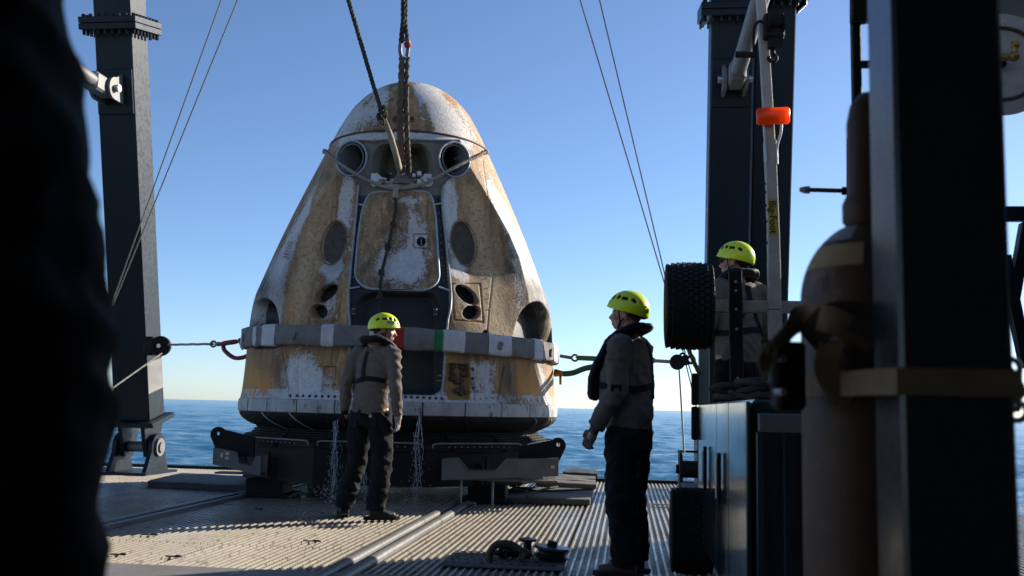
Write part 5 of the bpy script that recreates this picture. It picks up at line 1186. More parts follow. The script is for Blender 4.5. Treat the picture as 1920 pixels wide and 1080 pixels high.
# rack with lance behind the cylinder
rk0 = P(1604, 60, 3.4); rk = thing('pipe_rack', (rk0.x+.05, rk0.y, 0), 'thin black ladder rack rising behind the gas cylinder cap', 'rack')
ztop = 3.44
for px in (1604, 1664):
    p = ony(px, 60, rk0.y); g = Geo(); g.box((p.x, p.y, ztop/2), (.028, .04, ztop), None, .003); g.build('upright', black_steel, rk)
pa = ony(1604, 60, rk0.y); pb2 = ony(1664, 60, rk0.y)
for y in (37, 121, 330, 520):
    z = ony(1620, y, rk0.y).z; g = Geo(); g.bar((pa.x, pa.y, z), (pb2.x, pa.y, z), .025, .02); g.build('rung', black_steel, rk)
g = Geo(); a = ony(1611, -60, rk0.y-.03); b_ = ony(1611, 42, rk0.y-.03); g.bar(a, b_, .055, .05, up=(0, -1, 0), bev=.005); g.build('bracket', black_steel, rk)
a = ony(1595, 256, rk0.y-.05); b_ = ony(1595, 382, rk0.y-.05); g = Geo(); g.bar(a, b_, .024, .03, up=(0, -1, 0), bev=.006); o = g.build('holster', black_rubber, rk)
ln0 = ony(1592, 358, rk0.y-.05); ln = thing('spray_lance', ln0, 'short steel spray lance sticking out sideways from the ladder rack', 'lance')
l1 = ony(1518, 356, rk0.y-.05); Geo().tube([ln0, l1], .0075, 10).build('tube', rust, ln, True)
g = Geo(); g.tube([l1, ony(1510, 356, rk0.y-.05)], .013, 10); g.tube([ony(1508, 356, rk0.y-.05), ony(1499, 355.5, rk0.y-.05)], [.012, .007], 10); g.ball(ony(1509, 356, rk0.y-.05), .012, 8, 6); g.build('nozzle', bright_steel, ln, True)
g = Geo(); g.tube([ony(1586, 358, rk0.y-.05), ony(1579, 358, rk0.y-.05)], .014, 10); g.build('coupling', black_steel, ln, True)
# hose reel stand at starboard
rc = P(1876, 122, 4.4); hr = thing('hose_reel_stand', (rc.x+.1, rc.y, 0), 'steel frame stand carrying a grey hose reel beside the column', 'hose reel')
Mr = Matrix.Rotation(R(82), 3, 'X')@Matrix.Rotation(R(0), 3, 'Y')
reelm = worn('scuffed_grey_disc', (0.55, 0.53, 0.50), (0.38, 0.36, 0.33), 8, (.4, .6), .2, spots=(.10, .075, .05), spot_amt=.62)
def disc(px, py, d_, r_, nm, mat):
    c = P(px, py, d_); g = Geo(); g.lathe([(.02, -.012), (r_*.66, -.012), (r_*.68, -.028), (r_*.74, -.028), (r_*.76, -.006), (r_*.97, .0), (r_, .008), (r_*.98, .018), (.02, .018)], c, Matrix.Rotation(R(90), 3, 'X'), 48); return g.build(nm, mat, hr, 40), c
d1, c1 = disc(1876, 122, 4.4, 0.232, 'reel_disc', reelm)
brz = worn('bronze_plate', (0.42, 0.33, 0.20), (0.30, 0.23, 0.14), 8, (.35, .5), .5, spots=(.12, .08, .05), spot_amt=.62)
g = Geo(); g.lathe([(.02, -.016), (.145, -.016), (.150, -.012)], c1, Matrix.Rotation(R(90), 3, 'X'), 40); g.build('inner_plate', brz, d1, 40)
g = Geo(); g.torus(c1+Vector((0, -.022, 0)), Matrix.Rotation(R(90), 3, 'X'), .163, .008, 40, 8); g.build('raised_ring', rust, d1, True)
g = Geo(); g.lathe([(0, -.05), (.055, -.05), (.075, -.02), (.085, .0)], c1, Matrix.Rotation(R(90), 3, 'X'), 28); g.build('hub', black_steel, d1, 40)
g = Geo(); e0 = c1+Vector((-.03, -.06, .01)); g.tube([e0, e0+Vector((.055, -.02, 0))], .016, 10); g.ball(e0+Vector((.06, -.02, 0)), .022, 10, 8); g.tube([e0+Vector((.06, -.02, 0)), e0+Vector((.065, -.02, .07))], .014, 10); g.ball(e0+Vector((.064, -.02, .05)), .02, 8, 6); g.tube([e0, e0+Vector((-.01, .06, 0))], .022, 10); g.build('brass_elbow', brass, d1, True)
g = Geo(); g.tube([c1+Vector((0, .02, 0)), c1+Vector((0, .42, 0))], .15, 28); g.build('hose_wrap', black_rubber, hr, True)
d2, c2_ = disc(1905, -5, 4.5, 0.15, 'reel_disc', worn('green_grey_disc', (0.07, 0.09, 0.08), (0.12, 0.125, 0.12), 8, (.4, .6), .2)); 
g = Geo(); g.tube([c2_+Vector((0, .02, 0)), c2_+Vector((0, .42, 0))], .10, 28); g.build('hose_wrap', worn('green_hose', (0.012, 0.07, 0.035), (0.01, 0.05, 0.03), 20, (.5, .7)), hr, True)
fp = ony(1873, 300, c1.y+.06)
g = Geo(); g.box((fp.x, fp.y, 1.75), (.024, .04, 3.5), None, .003); g.build('post', navy, hr)
fp2 = Vector((fp.x+.75, fp.y, 0)); g = Geo(); g.box((fp2.x, fp2.y, 1.75), (.024, .04, 3.5), None, .003); g.build('post', navy, hr)
zb = ony(1895, 404, fp.y).z; g = Geo(); g.bar((fp.x, fp.y-.03, zb), (fp2.x, fp.y-.03, zb), .04, .065, bev=.004); g.build('cross_beam', navy, hr)
zb2 = c1.z; g = Geo(); g.bar((fp.x, fp.y+.02, zb2), (fp2.x, fp.y+.02, zb2), .04, .065); g.bar((fp.x, fp.y+.02, c2_.z), (fp2.x, fp.y+.02, c2_.z), .04, .065); o = g.build('reel_axle_beam', navy, hr); o['kind'] = 'stuff'
g = Geo(); g.bar(ony(1892, 600, fp.y-.06), ony(1924, 420, fp.y-.06), .045, .05, up=(0, -1, 0)); g.build('brace', navy, hr)
g = Geo(); g.bar(ony(1882, 480, fp.y-.12), ony(1925, 690, fp.y-.12), .045, .05, up=(0, -1, 0)); g.build('brace', navy, hr)
# ------------------------------------------------------------------ people
def remesh(g, voxel, smooth=4):
    me = bpy.data.meshes.new('tmp'); me.from_pydata(g.v, [], g.f); me.update()
    bm = bmesh.new(); bm.from_mesh(me); bmesh.ops.recalc_face_normals(bm, faces=bm.faces); bm.to_mesh(me); bm.free()
    ob = bpy.data.objects.new('tmp', me); COL.objects.link(ob)
    m = ob.modifiers.new('r', 'REMESH'); m.mode = 'VOXEL'; m.voxel_size = voxel
    if smooth: s = ob.modifiers.new('s', 'SMOOTH'); s.factor = 0.5; s.iterations = smooth
    bpy.context.view_layer.update(); dg = bpy.context.evaluated_depsgraph_get()
    out = bpy.data.meshes.new_from_object(ob.evaluated_get(dg)); bpy.data.objects.remove(ob); bpy.data.meshes.remove(me)
    return out
def wrinkle(me, amp, fx, fz, seed, fold=None):
    n = len(me.vertices); co = np.empty(n*3); me.vertices.foreach_get('co', co); co = co.reshape(-1, 3)
    nr = np.empty(n*3); me.vertices.foreach_get('normal', nr); nr = nr.reshape(-1, 3); d = np.empty(n)
    for i in range(n):
        x, y, z = co[i]
        w1 = mnoise.noise(Vector((x*fx+seed, y*fx, z*fz+x*fx*.9+y*fx*.5))); w2 = mnoise.noise(Vector((x*fx*2.3, y*fx*2.3+seed, z*fz*1.9-x*fx*1.4)))
        d[i] = (0.5-abs(w1)*2.0)*0.65+(0.4-abs(w2)*1.8)*0.35
    co += nr*(d*amp)[:, None]; me.vertices.foreach_set('co', co.ravel()); me.update()
def pobj(name, me, mat, root, smooth=180):
    ob = bpy.data.objects.new(name, me); COL.objects.link(ob); ob.parent = root; ob['_o'] = (0, 0, 0)
    me.materials.clear(); me.materials.append(mat); sm(me, smooth); return ob
def cloth_mat(name, c1, c2, rough=.9, sc=260, sheen=.02):
    m, t, b = new_mat(name); co = N(t, 'ShaderNodeTexCoord').outputs['Object']
    n1 = noise_tex(t, co, 7, 7, .65); n2 = noise_tex(t, co, sc, 3, .6)
    t.links.new(mix(t, ramp(t, n1.outputs['Fac'], [(.35, 0), (.68, 1)]).outputs[0], c1, c2), b.inputs['Base Color']); b.inputs['Roughness'].default_value = rough
    b.inputs['Sheen Weight'].default_value = sheen; b.inputs['Specular IOR Level'].default_value = .15; bump(t, b, math_n(t, 'ADD', n2.outputs['Fac'], math_n(t, 'MULTIPLY', n1.outputs['Fac'], 2)), .35, .004); return m
shirt_m = cloth_mat('grey_shirt', (0.15, 0.134, 0.116), (0.11, 0.098, 0.086)); trou_m = cloth_mat('black_trousers', (0.008, 0.0085, 0.010), (0.014, 0.0145, 0.016))
vest_m = cloth_mat('black_vest', (0.008, 0.009, 0.012), (0.013, 0.014, 0.018), .6, 200, .05); strap_m = cloth_mat('black_strap', (0.007, 0.007, 0.008), (0.012, 0.012, 0.012), .7)
glove_g = cloth_mat('grey_glove', (0.13, 0.125, 0.115), (0.09, 0.085, 0.08)); glove_b = cloth_mat('black_glove', (0.012, 0.012, 0.012), (0.02, 0.02, 0.02)); glove_p = cloth_mat('pale_glove', (0.30, 0.32, 0.34), (0.22, 0.23, 0.25))
boot_b = worn('black_boot', (0.010, 0.009, 0.009), (0.018, 0.016, 0.015), 20, (.4, .6)); boot_t = worn('brown_boot', (0.07, 0.035, 0.02), (0.045, 0.025, 0.017), 20, (.5, .7))
jack_m = cloth_mat('black_jacket', (0.006, 0.007, 0.009), (0.010, 0.011, 0.013), .8)
m, t, b = new_mat('skin'); co = N(t, 'ShaderNodeTexCoord').outputs['Object']; n1 = noise_tex(t, co, 30, 5, .6)
t.links.new(mix(t, n1.outputs['Fac'], (0.40, 0.20, 0.145), (0.50, 0.28, 0.20)), b.inputs['Base Color']); b.inputs['Roughness'].default_value = .5; b.inputs['Subsurface Weight'].default_value = .08; b.inputs['Subsurface Radius'].default_value = (.01, .004, .002)
skin_m = m
hair_m = cloth_mat('grey_hair', (0.10, 0.085, 0.07), (0.05, 0.042, 0.035), .6, 400); hair_d = cloth_mat('dark_hair', (0.02, 0.016, 0.012), (0.035, 0.026, 0.02), .6, 400)
m, t, b = new_mat('hi_vis_yellow_helmet'); co = N(t, 'ShaderNodeTexCoord').outputs['Object']; n1 = noise_tex(t, co, 14, 6, .6)
t.links.new(mix(t, ramp(t, n1.outputs['Fac'], [(.5, 0), (.75, .5)]).outputs[0], (0.66, 0.82, 0.010), (0.54, 0.66, 0.02)), b.inputs['Base Color']); b.inputs['Roughness'].default_value = .3; b.inputs['Coat Weight'].default_value = .25; bump(t, b, n1.outputs['Fac'], .05, .004)
helm_m = m
m, t, b = new_mat('dark_lens'); b.inputs['Base Color'].default_value = (.01, .01, .012, 1); b.inputs['Roughness'].default_value = .08; lens_m = m
refl_m = worn('silver_reflective', (0.5, 0.52, 0.53), (0.35, 0.36, 0.37), 40, (.2, .35), .6); eye_m = worn('eye_white', (0.6, 0.58, 0.55), (0.55, 0.53, 0.5), 9, (.1, .2))
def V(*a): return Vector(a)
def hand(g, wr, d, fwd, palm_n, infl=0.0, curl=1.0):
    d = Vector(d).normalized(); palm_n = (Vector(palm_n)-d*Vector(palm_n).dot(d)).normalized(); th = d.cross(palm_n)
    if th.dot(Vector(fwd)) < 0: th = -th                              # thumb side points forward
    wr = Vector(wr); pc = wr+d*.05
    Mh = Matrix((th, d, palm_n)).transposed()
    g.ball(pc, (.040+infl, .054+infl, .017+infl), 14, 10, Mh); g.ball(wr+d*.078, (.038+infl, .026, .014+infl), 12, 8, Mh)
    for k, (off, L) in enumerate(((.029, .070), (.010, .080), (-.010, .075), (-.028, .058))):
        p = wr+d*(.090-abs(off)*.15)+th*off; dd = d.copy(); pts = [p-d*.02, p]; an = [R(16*curl+3*k), R(34*curl+4*k), R(26*curl)]
        seg = [L*.44, L*.31, L*.25]
        ang = 0
        for s_, a_ in zip(seg, an):
            ang += a_; dv = d*math.cos(ang)+palm_n*math.sin(ang); p = p+dv*s_; pts.append(p)
        r0 = .0092+infl
        g.tube(pts, [r0, r0, r0*.96, r0*.88, r0*.72], 10)
    p = wr+d*.022+th*.026; t1 = (d*.62+th*.70+palm_n*.30).normalized(); t2 = (d*.85+th*.28+palm_n*.42).normalized(); t3 = (d*.95+th*.02+palm_n*.30).normalized()
    g.tube([p-th*.012, p+t1*.032, p+t1*.032+t2*.030, p+t1*.032+t2*.030+t3*.022], [.015+infl, .0125+infl, .0105+infl, .008+infl], 10)
def person(label, loc, face_az, J, head_yaw=0, head_pitch=0, shirt=shirt_m, trousers=trou_m, gloves=(glove_g, glove_g), boots=boot_b, hair=hair_m, helmet=True, vest=True, straps=(), belt=1.17, belly=0.0, glasses=False, seed=1, scale=1.0, voxel=.0085, hem=.90, bulk=0.0, leg=0.0):
    root = thing('person', loc, label, 'person'); root.rotation_euler.z = YAW-R(face_az); root['_o'] = (0, 0, 0); root.scale = (scale,)*3
    Hd = V(*J.get('head', (0, .02, 1.545))); RM = Matrix.Rotation(-R(head_yaw), 3, 'Z')@Matrix.Rotation(R(head_pitch), 3, 'X')
    def H(x, y, z): return Hd+RM@Vector((x, y, z))
    # ---- body
    g = Geo()
    g.ball(H(0, -.005, .115), (.075, .094, .105), 20, 14, RM); g.ball(H(0, .035, .035), (.055, .058, .055), 16, 10, RM); g.ball(H(0, .062, .008), (.028, .026, .022), 12, 8, RM)
    g.ball(H(0, .045, .075), (.062, .05, .06), 14, 10, RM)
    g.tube([H(0, .082, .108), H(0, .098, .082), H(0, .112, .062), H(0, .096, .052)], [.009, .011, .015, .012], 10)
    g.ball(H(0, .083, .128), (.055, .016, .012), 12, 6, RM)
    g.ball(H(0, .090, .030), (.024, .012, .006), 10, 6, RM); g.ball(H(0, .088, .019), (.021, .012, .007), 10, 6, RM)
    for s in (-1, 1): g.ball(H(s*.077, -.012, .078), (.011, .022, .033), 10, 8, RM); g.ball(H(s*.045, .065, .066), (.022, .022, .02), 10, 6, RM)
    nb = V(0, -.005, 1.46); g.tube([nb, nb.lerp(Hd, .6), H(0, -.018, .05)], [.068, .060, .058], 16)
    tors = J.get('torso', [(.90, .15, .105), (1.0, .15, .11), (1.1, .145, .11), (1.22, .155, .11), (1.35, .165, .105), (1.42, .15, .09), (1.48, .08, .06)])
    lean = J.get('lean', lambda z: (0, 0))
    g.tube([V(lean(z)[0], lean(z)[1], z) for z, a, c in tors], [a-.012 for z, a, c in tors], 20, ry=[c-.012 for z, a, c in tors], up=(0, 1, 0))
    for s in 'LR':
        sh, el, wr, hd = [V(*p) for p in J['arm'+s]]; g.tube([sh, sh.lerp(el, .5), el, el.lerp(wr, .5), wr, wr+(hd-wr)*.5], [.055, .046, .040, .038, .028, .026], 12); g.ball(wr+(hd-wr).normalized()*.05, .026, 10, 8)
        hp, kn, an, toe = [V(*p) for p in J['leg'+s]]; g.tube([hp+V(0, 0, .05), hp.lerp(kn, .5), kn, kn.lerp(an, .4), an], [.085, .072, .054, .05, .036], 12); g.tube([an, an.lerp(toe, .6)-V(0, 0, .03), toe], [.034, .032, .025], 10)
    pobj('body', remesh(g, voxel, 3), skin_m, root)
    # ---- shirt
    g = Geo(); ex = .018+bulk
    g.tube([V(lean(z)[0], lean(z)[1]+(belly*.5 if 1.0 < z < 1.25 else 0), z) for z, a, c in tors if z >= hem-.001], [a+ex for z, a, c in tors if z >= hem-.001], 28, ry=[c+ex+(belly*.6 if 1.0 < z < 1.25 else 0) for z, a, c in tors if z >= hem-.001], up=(0, 1, 0))
    for s in 'LR':
        sh, el, wr, hd = [V(*p) for p in J['arm'+s]]; i0 = V(sh.x*.45, sh.y, sh.z+.01)
        g.tube([i0, sh.lerp(i0, .35)+V(0, 0, .004), sh, sh.lerp(el, .5), el, el.lerp(wr, .45), wr.lerp(el, .06)], [.055, .070, .072+bulk, .062+bulk, .053+bulk, .049+bulk, .036+bulk], 16)
    me = remesh(g, .0095, 3); wrinkle(me, .019, 7.0, 13, seed); pobj('shirt', me, shirt, root)
    bv = BVHTree.FromPolygons([v.co.copy() for v in me.vertices], [tuple(p.vertices) for p in me.polygons])
    # ---- trousers
    g = Geo(); ez = .012
    zt = hem+.10
    tz = [(zt, .125, .085), (hem+.02, .130, .092), (.86, .152, .112), (.80, .13, .10)]
    g.tube([V(lean(z)[0], lean(z)[1]-.005, z) for z, a, c in tz], [a+ez+bulk*.8-.004*(z > hem) for z, a, c in tz], 24, ry=[c+ez+bulk*.8 for z, a, c in tz], up=(0, 1, 0))
    for s in 'LR':
        hp, kn, an, toe = [V(*p) for p in J['leg'+s]]
        g.tube([hp+V(0, 0, .02), hp.lerp(kn, .35), hp.lerp(kn, .8), kn.lerp(an, .12), kn.lerp(an, .5), kn.lerp(an, .86), an+V(0, -.005, -.02)], [q+leg for q in (.092, .094, .078, .074, .074, .072, .066)], 18)
    me = remesh(g, .010, 3); wrinkle(me, .024, 6.5, 10, seed+5); pobj('trousers', me, trousers, root)
    bt = BVHTree.FromPolygons([v.co.copy() for v in me.vertices], [tuple(p.vertices) for p in me.polygons])
    for s in (-1, 1):
        q = []
        for k in range(5):
            h_ = bt.ray_cast(V(s*(.045+.024*k), -.5, .845), V(0, 1, 0)); q.append((h_[0] if h_[0] is not None else V(s*(.045+.024*k), -.1, .845))+V(0, -.003, 0))
        o = ribbon(q, .13, .006, trousers, 'pocket', None); o.parent = root
    h_ = bt.ray_cast(V(.085, -.5, .885), V(0, 1, 0))
    if h_[0] is not None and trousers is trou_m: o = Geo().box(h_[0]+V(0, -.008, 0), (.03, .004, .025)).build('patch', labm, None); o.parent = root
    # ---- boots
    for s in 'LR':
        hp, kn, an, toe = [V(*p) for p in J['leg'+s]]; fd = (toe-an); fd.z = 0; fd.normalize(); g = Geo(); gz = toe.z-.035
        g.tube([an+V(0, 0, .08), an, an-V(0, 0, .03)+fd*.01], [.056, .055, .052], 14); g.tube([an-fd*.055-V(0, 0, an.z-gz-.045), an+fd*.05-V(0, 0, an.z-gz-.05), toe-fd*.03+V(0, 0, .005), toe+fd*.035], [.042, .046, .047, .030], 14, ry=[.045, .05, .038, .028], up=(0, 0, 1))
        sd = V(-fd.y, fd.x, 0)
        pl = []
        for f_, w_ in ((-.10, .028), (-.085, .040), (.0, .042), (.10, .050), (.17, .046), (.205, .030), (.215, .012)): pl.append((f_, w_))
        base_ = V(an.x, an.y, gz-.0); poly = [base_+fd*f_+sd*w_ for f_, w_ in pl]+[base_+fd*f_-sd*w_ for f_, w_ in reversed(pl)]
        up_ = remesh(g, .008, 3); bo = pobj('boot', up_, boots, root); gg = Geo(); gg.prism(poly, (0, 0, 0.0), (0, 0, .028)); so = gg.build('sole', black_rubber, None); so.parent = bo
    # ---- gloves
    for s, gm in zip('LR', gloves):
        sh, el, wr, hd = [V(*p) for p in J['arm'+s]]; g = Geo(); d_ = (hd-wr).normalized(); inward = V(1 if s == 'L' else -1, -.15, 0)
        hand(g, wr, d_, J.get('thumb', (0, 1, 0)), inward, .0016, J.get('curl', 1.0)); g.tube([wr-d_*.045, wr, wr+d_*.02], [.037, .033, .033], 12)
        pobj('glove', remesh(g, .0042, 2), gm, root)
    # ---- hair
    g = Geo(); vs = []; nu, nv = 28, 14
    for i in range(nu):
        a = 2*math.pi*i/nu
        back = max(0, -math.sin(a)); th = R(96+48*back*(1 if back > .05 else 0))
        for j in range(nv+1):
            q = th*j/nv; vs.append(H(.0785*math.sin(q)*math.cos(a), -.005+.098*math.sin(q)*math.sin(a), .115+.109*math.cos(q)))
    g.add(vs, [(i*(nv+1)+j, ((i+1) % nu)*(nv+1)+j, ((i+1) % nu)*(nv+1)+j+1, i*(nv+1)+j+1) for i in range(nu) for j in range(nv)]); ho = g.build('hair', hair, None, True); ho.parent = root
    for s in (-1, 1):
        o = Geo().ball(H(s*.030, .079, .102), .0115, 12, 8).build('eye', lens_m if glasses else eye_m, None, True); o.parent = root
        o = Geo().ball(H(s*.030, .0885, .102), .0048, 8, 6).build('iris', lens_m, None, True); o.parent = root
    if glasses:
        for s in (-1, 1):
            g = Geo(); g.ball(H(s*.034, .092, .100), (.030, .008, .021), 14, 8, RM); o = g.build('sunglass_lens', lens_m, None, True); o.parent = root
            g = Geo(); g.tube([H(s*.064, .084, .106), H(s*.080, .03, .108), H(s*.080, -.02, .10)], .0035, 6); o = g.build('sunglass_arm', lens_m, None, True); o.parent = root
    # ---- helmet
    if helmet:
        NU, NV = 72, 26; rx, ry, rz = .113, .138, .128; c0 = (0, -.004, .118)
        vs = []; th_r = []
        for i in range(NU):
            a = 2*math.pi*i/NU; fr = math.sin(a)                     # +1 front
            zr = -.012+.030*max(0, fr)**1.5-.034*max(0, -fr)**1.2-.006*abs(math.cos(a))
            q = math.acos(max(-1, min(1, zr/rz))); th_r.append(q)
            for j in range(NV+1):
                w_ = q*j/NV; k = 1.0
                k += .010*math.exp(-((math.sin(w_)*math.cos(a))/.16)**2)*math.sin(w_)+.008*math.exp(-((abs(math.sin(w_)*math.cos(a))-.55)/.08)**2)
                k += .028*max(0, (w_/q-.86)/.14)**1.5*(1.0 if fr > .2 else .45)
                vs.append(H(c0[0]+rx*k*math.sin(w_)*math.cos(a), c0[1]+ry*k*math.sin(w_)*math.sin(a)*(1.03 if fr < 0 else 1.0), c0[2]+rz*k*math.cos(w_)))
        def vent(a, f):
            a = math.degrees(a) % 360; s_ = abs(((a+90) % 360)-180)      # 0 at front .. 180 at back
            for (ca_, cf, da, df) in ((42, .60, 9, .10), (66, .56, 8, .085), (90, .60, 10, .07), (118, .62, 8, .07), (28, .80, 7, .05)):
                if ((s_-ca_)/da)**2+((f-cf)/df)**2 < 1: return True
            return False
        fs = []
        for i in range(NU):
            i2 = (i+1) % NU
            for j in range(NV):
                if vent(2*math.pi*(i+.5)/NU, (j+.5)/NV): continue
                fs.append((i*(NV+1)+j, i2*(NV+1)+j, i2*(NV+1)+j+1, i*(NV+1)+j+1))
        ho = Geo().add(vs, fs).build('helmet', helm_m, None, 50); ho.parent = root
        md = ho.modifiers.new('thick', 'SOLIDIFY'); md.thickness = .004; md.offset = -1
        lv = [Hd+(Vector(v)-Hd)*1.0 for v in vs]; cc = H(*c0); lv = [cc+(v-cc)*.945 for v in lv]
        li = Geo().add(lv, [(i*(NV+1)+j, ((i+1) % NU)*(NV+1)+j, ((i+1) % NU)*(NV+1)+j+1, i*(NV+1)+j+1) for i in range(NU) for j in range(NV)]).build('helmet_liner', vest_m, None, True); li.parent = ho
        g = Geo(); band = []
        for a in np.linspace(R(200), R(340), 14): band.append(H(.086*math.cos(a), -.012+.112*math.sin(a), .085))
        o = ribbon(band, .035, .008, vest_m, 'headband', None); o.parent = ho
        g = Geo()
        for s in (-1, 1):
            jn = H(s*.073, .022, .035); g.tube([H(s*.092, .035, .115), jn], .0045, 6); g.tube([H(s*.090, -.055, .10), jn], .0045, 6); g.tube([jn, H(s*.05, .04, -.002), H(0, .052, -.018)], .006, 6)
        o = g.build('chin_strap', strap_m, None); o.parent = ho
        for s in (-1, 1):
            q = []
            for a in np.linspace(R(50), R(80), 8): 
                aa = R(90)-s*a if True else a; w_ = th_r[0]*.72; q.append(H(c0[0]+rx*1.03*math.sin(w_)*math.cos(aa), c0[1]+ry*1.03*math.sin(w_)*math.sin(aa), c0[2]+rz*1.03*math.cos(w_)))
            if J.get('foil') == s:
                o = ribbon(q, .030, .002, refl_m, 'reflective_patch', None, up=tuple(RM@Vector((0, 0, 1)))); o.parent = ho
    # ---- buoyancy vest and harness
    def on_shirt(deg, z, off=.006):
        lx, ly = lean(z); o_ = Vector((lx, ly, z)); d_ = Vector((math.sin(R(deg)), math.cos(R(deg)), 0)); hit = bv.ray_cast(o_, d_)
        return (hit[0]+d_*off, d_) if hit[0] is not None and hit[3] < .32 else (o_+d_*.17, d_)
    if vest:
        g = Geo(); lx, ly = lean(1.4)
        fz = lambda deg, z, off: on_shirt(deg, z, off)[0]
        pts = [fz(-22, 1.13, .03), fz(-24, 1.22, .035), fz(-26, 1.32, .03), V(lx-.115, ly+.075, 1.47), V(lx-.098, ly-.03, 1.535), V(lx-.06, ly-.085, 1.55), V(lx, ly-.10, 1.55), V(lx+.06, ly-.085, 1.55), V(lx+.098, ly-.03, 1.535), V(lx+.115, ly+.075, 1.47), fz(26, 1.32, .03), fz(24, 1.22, .035), fz(22, 1.13, .03)]
        pts = spline(pts, 5); n_ = len(pts); rr_ = [.045+.020*abs(2*i/(n_-1)-1) for i in range(n_)]
        g.tube(pts, rr_, 14, ry=[.030+.006*abs(2*i/(n_-1)-1) for i in range(n_)], up=(0, 1, .0)); g.ball(pts[0], .05, 10, 8); g.ball(pts[-1], .05, 10, 8)
        me = remesh(g, .009, 3); wrinkle(me, .010, 9, 12, seed+3); pobj('life_vest', me, vest_m, root)
        q = [on_shirt(a, belt+.015*math.cos(R(a*2+40)), .005)[0] for a in range(0, 361, 10)]; o = ribbon(q, .042, .005, strap_m, 'belt_strap', None); o.parent = root
        for st_ in straps:
            q = []; u_ = []
            for (a0, z0), (a1, z1) in zip(st_, st_[1:]):
                for k in range(8):
                    f_ = k/8; p_, d_ = on_shirt(a0+(a1-a0)*f_, z0+(z1-z0)*f_, .006); q.append(p_); u_.append(Vector((0, 0, 1)).cross(d_))
            p_, d_ = on_shirt(*st_[-1], .006); q.append(p_); u_.append(Vector((0, 0, 1)).cross(d_)); o = ribbon(q, .038, .005, strap_m, 'back_strap', None, up=u_); o.parent = root
    return root
# the man in front of the capsule: back turned, head in profile to the right, feet apart
pa_ = onz(686, 974)
person('person in yellow helmet, grey shirt and black trousers walking before the capsule, head in profile', pa_, 30,
       dict(armL=[(-.155, -.01, 1.43), (-.235, -.05, 1.16), (-.265, -.02, .91), (-.26, .0, .81)], armR=[(.235, -.01, 1.43), (.285, -.03, 1.14), (.265, .05, .88), (.25, .07, .78)],
            legL=[(-.095, 0, .90), (-.17, .06, .48), (-.27, .03, .10), (-.36, .12, .04)], legR=[(.095, 0, .90), (.12, .05, .48), (.10, .0, .10), (.19, .10, .04)], foil=1, head=(0.07, .04, 1.545),
            lean=lambda z: (.045*max(0, (z-.95)/.5), 0)),
       head_yaw=56, head_pitch=-8, gloves=(glove_b, glove_p), boots=boot_b, straps=[[(188, 1.44), (190, 1.17)]], belt=1.19, seed=3, hem=.90, scale=1.07, leg=.012)
pb_ = onz(1178, 1079)
person('person in yellow helmet standing by the tyres, arms hanging, facing the sea', pb_, -62,
       dict(armL=[(-.20, .0, 1.43), (-.235, .0, 1.14), (-.24, .14, .90), (-.235, .19, .81)], armR=[(.195, .0, 1.43), (.22, .02, 1.15), (.20, .12, .90), (.19, .17, .82)],
            legL=[(-.09, 0, .90), (-.10, .015, .48), (-.10, -.03, .10), (-.12, .11, .04)], legR=[(.09, 0, .90), (.10, .03, .48), (.11, .0, .10), (.13, .14, .04)], head=(0, .03, 1.55)),
       head_yaw=-6, head_pitch=4, gloves=(glove_g, glove_g), boots=boot_t, straps=[[(172, 1.46), (172, 1.10)]], belt=1.17, belly=.05, seed=11, hem=.90, scale=1.03, bulk=.014, leg=.022)
cc_ = P(1385, 700, 7.3); pc_ = Vector((cc_.x, cc_.y, ZP+.005))
person('person in yellow helmet and dark glasses standing behind the upright trailer', pc_, -22,
       dict(armL=[(-.20, 0, 1.43), (-.25, .02, 1.15), (-.16, .22, 1.08), (-.10, .29, 1.08)], armR=[(.20, 0, 1.43), (.26, .02, 1.15), (.17, .22, 1.08), (.11, .29, 1.08)],
            legL=[(-.095, 0, .90), (-.11, .02, .48), (-.11, -.02, .10), (-.13, .12, .04)], legR=[(.095, 0, .90), (.11, .02, .48), (.12, -.02, .10), (.15, .12, .04)], head=(-.01, .03, 1.55)),
       head_yaw=-38, head_pitch=2, gloves=(glove_g, glove_g), hair=hair_d, straps=[[(180, 1.45), (180, 1.36), (225, 1.14)], [(180, 1.36), (135, 1.14)]], belt=1.12, seed=23, glasses=True, hem=.90, scale=1.015, bulk=.008)
pd_ = P(-560, 560, 0.78); pd_ = Vector((pd_.x, pd_.y, .001))
person('person in black jacket standing close with arm at side, head above the picture', pd_, 4,
       dict(armL=[(-.20, 0, 1.43), (-.25, -.02, 1.15), (-.24, .06, .90), (-.23, .09, .80)], armR=[(.150, .0, 1.43), (.255, -.02, 1.10), (.248, .03, .86), (.24, .06, .77)],
            legL=[(-.095, 0, .90), (-.11, .02, .48), (-.11, -.02, .10), (-.13, .12, .04)], legR=[(.095, 0, .90), (.11, .02, .48), (.12, -.02, .10), (.15, .12, .04)]),
       shirt=jack_m, gloves=(glove_b, glove_b), hair=hair_d, vest=False, helmet=False, seed=31, bulk=.03, leg=.03)
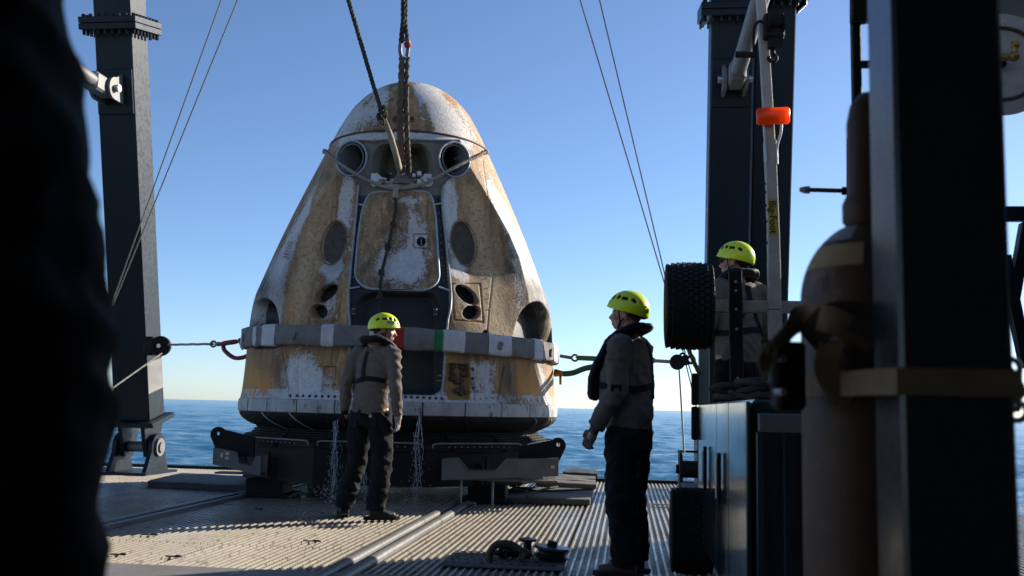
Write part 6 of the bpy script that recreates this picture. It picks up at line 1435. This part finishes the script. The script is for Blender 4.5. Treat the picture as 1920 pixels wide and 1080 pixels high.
# ------------------------------------------------------------------ seawater running off the capsule
mt, t, b = new_mat('running_water'); b.inputs['Base Color'].default_value = (.75, .80, .86, 1); b.inputs['Roughness'].default_value = .08; b.inputs['Transmission Weight'].default_value = .55; b.inputs['IOR'].default_value = 1.33
watm = mt
def stream(px, y0, y1, d_, n_, wpx, label):
    g = Geo(); a = P(px, y0, d_); bz = 0.004
    for s in range(n_):
        ox = random.uniform(-wpx, wpx)/FPX*d_; oy = random.uniform(-.04, .04); pts = []; rs = []
        ph = random.uniform(0, 6); L = a.z-bz; z0 = a.z-random.uniform(0, .12)*L; z1 = bz+random.uniform(0, .25)*L
        k = 34
        for i in range(k+1):
            f = i/k; z = z0+(z1-z0)*f
            pts.append(Vector((a.x+ox*(1+.4*f)+.012*math.sin(f*9+ph)+.006*mnoise.noise(Vector((f*14, ph, s))), a.y+oy+.01*math.cos(f*8+ph), z)))
            rs.append(max(.0012, .0030*(1-.45*f)*(1+1.1*mnoise.noise(Vector((f*16, ph, 3))))))
        g.tube(pts, rs, 6)
    for i in range(int(190*n_/4)):
        f = random.random()**.6; z = a.z+(bz-a.z)*f; g.ball(Vector((a.x+random.gauss(0, (.012+.05*f)), a.y+random.gauss(0, .03+.04*f), z)), (random.uniform(.001, .0028),)*2+(random.uniform(.004, .02),), 6, 4)
    o = g.build('water_stream', watm, None, True, org=Vector((a.x, a.y, 0))); tag(o, label, 'water', None, 'stuff')
stream(630, 782, 930, 10.75, 6, 4, 'stream of seawater running off the heat shield beside the walking person')
stream(784, 772, 935, 10.72, 4, 9, 'thin split stream of seawater running off the front of the heat shield')
stream(683, 850, 935, 10.7, 2, 4, 'thin stream of seawater falling behind the walking person')
g = Geo()
for i in range(1500):
    px = random.choice((random.gauss(640, 35), random.gauss(785, 55), random.uniform(540, 880))); c = onz(px, random.gauss(936, 6)); h = abs(random.gauss(0, .10)); g.ball(c+Vector((0, random.uniform(-.1, .3), h+.004)), random.uniform(.0015, .005), 5, 4)
o = g.build('water_spray', watm, None, True); tag(o, 'spray of fine droplets bouncing off the gratings', 'water', None, 'stuff')
for ob in bpy.data.objects:
    if '_o' in ob: del ob['_o']
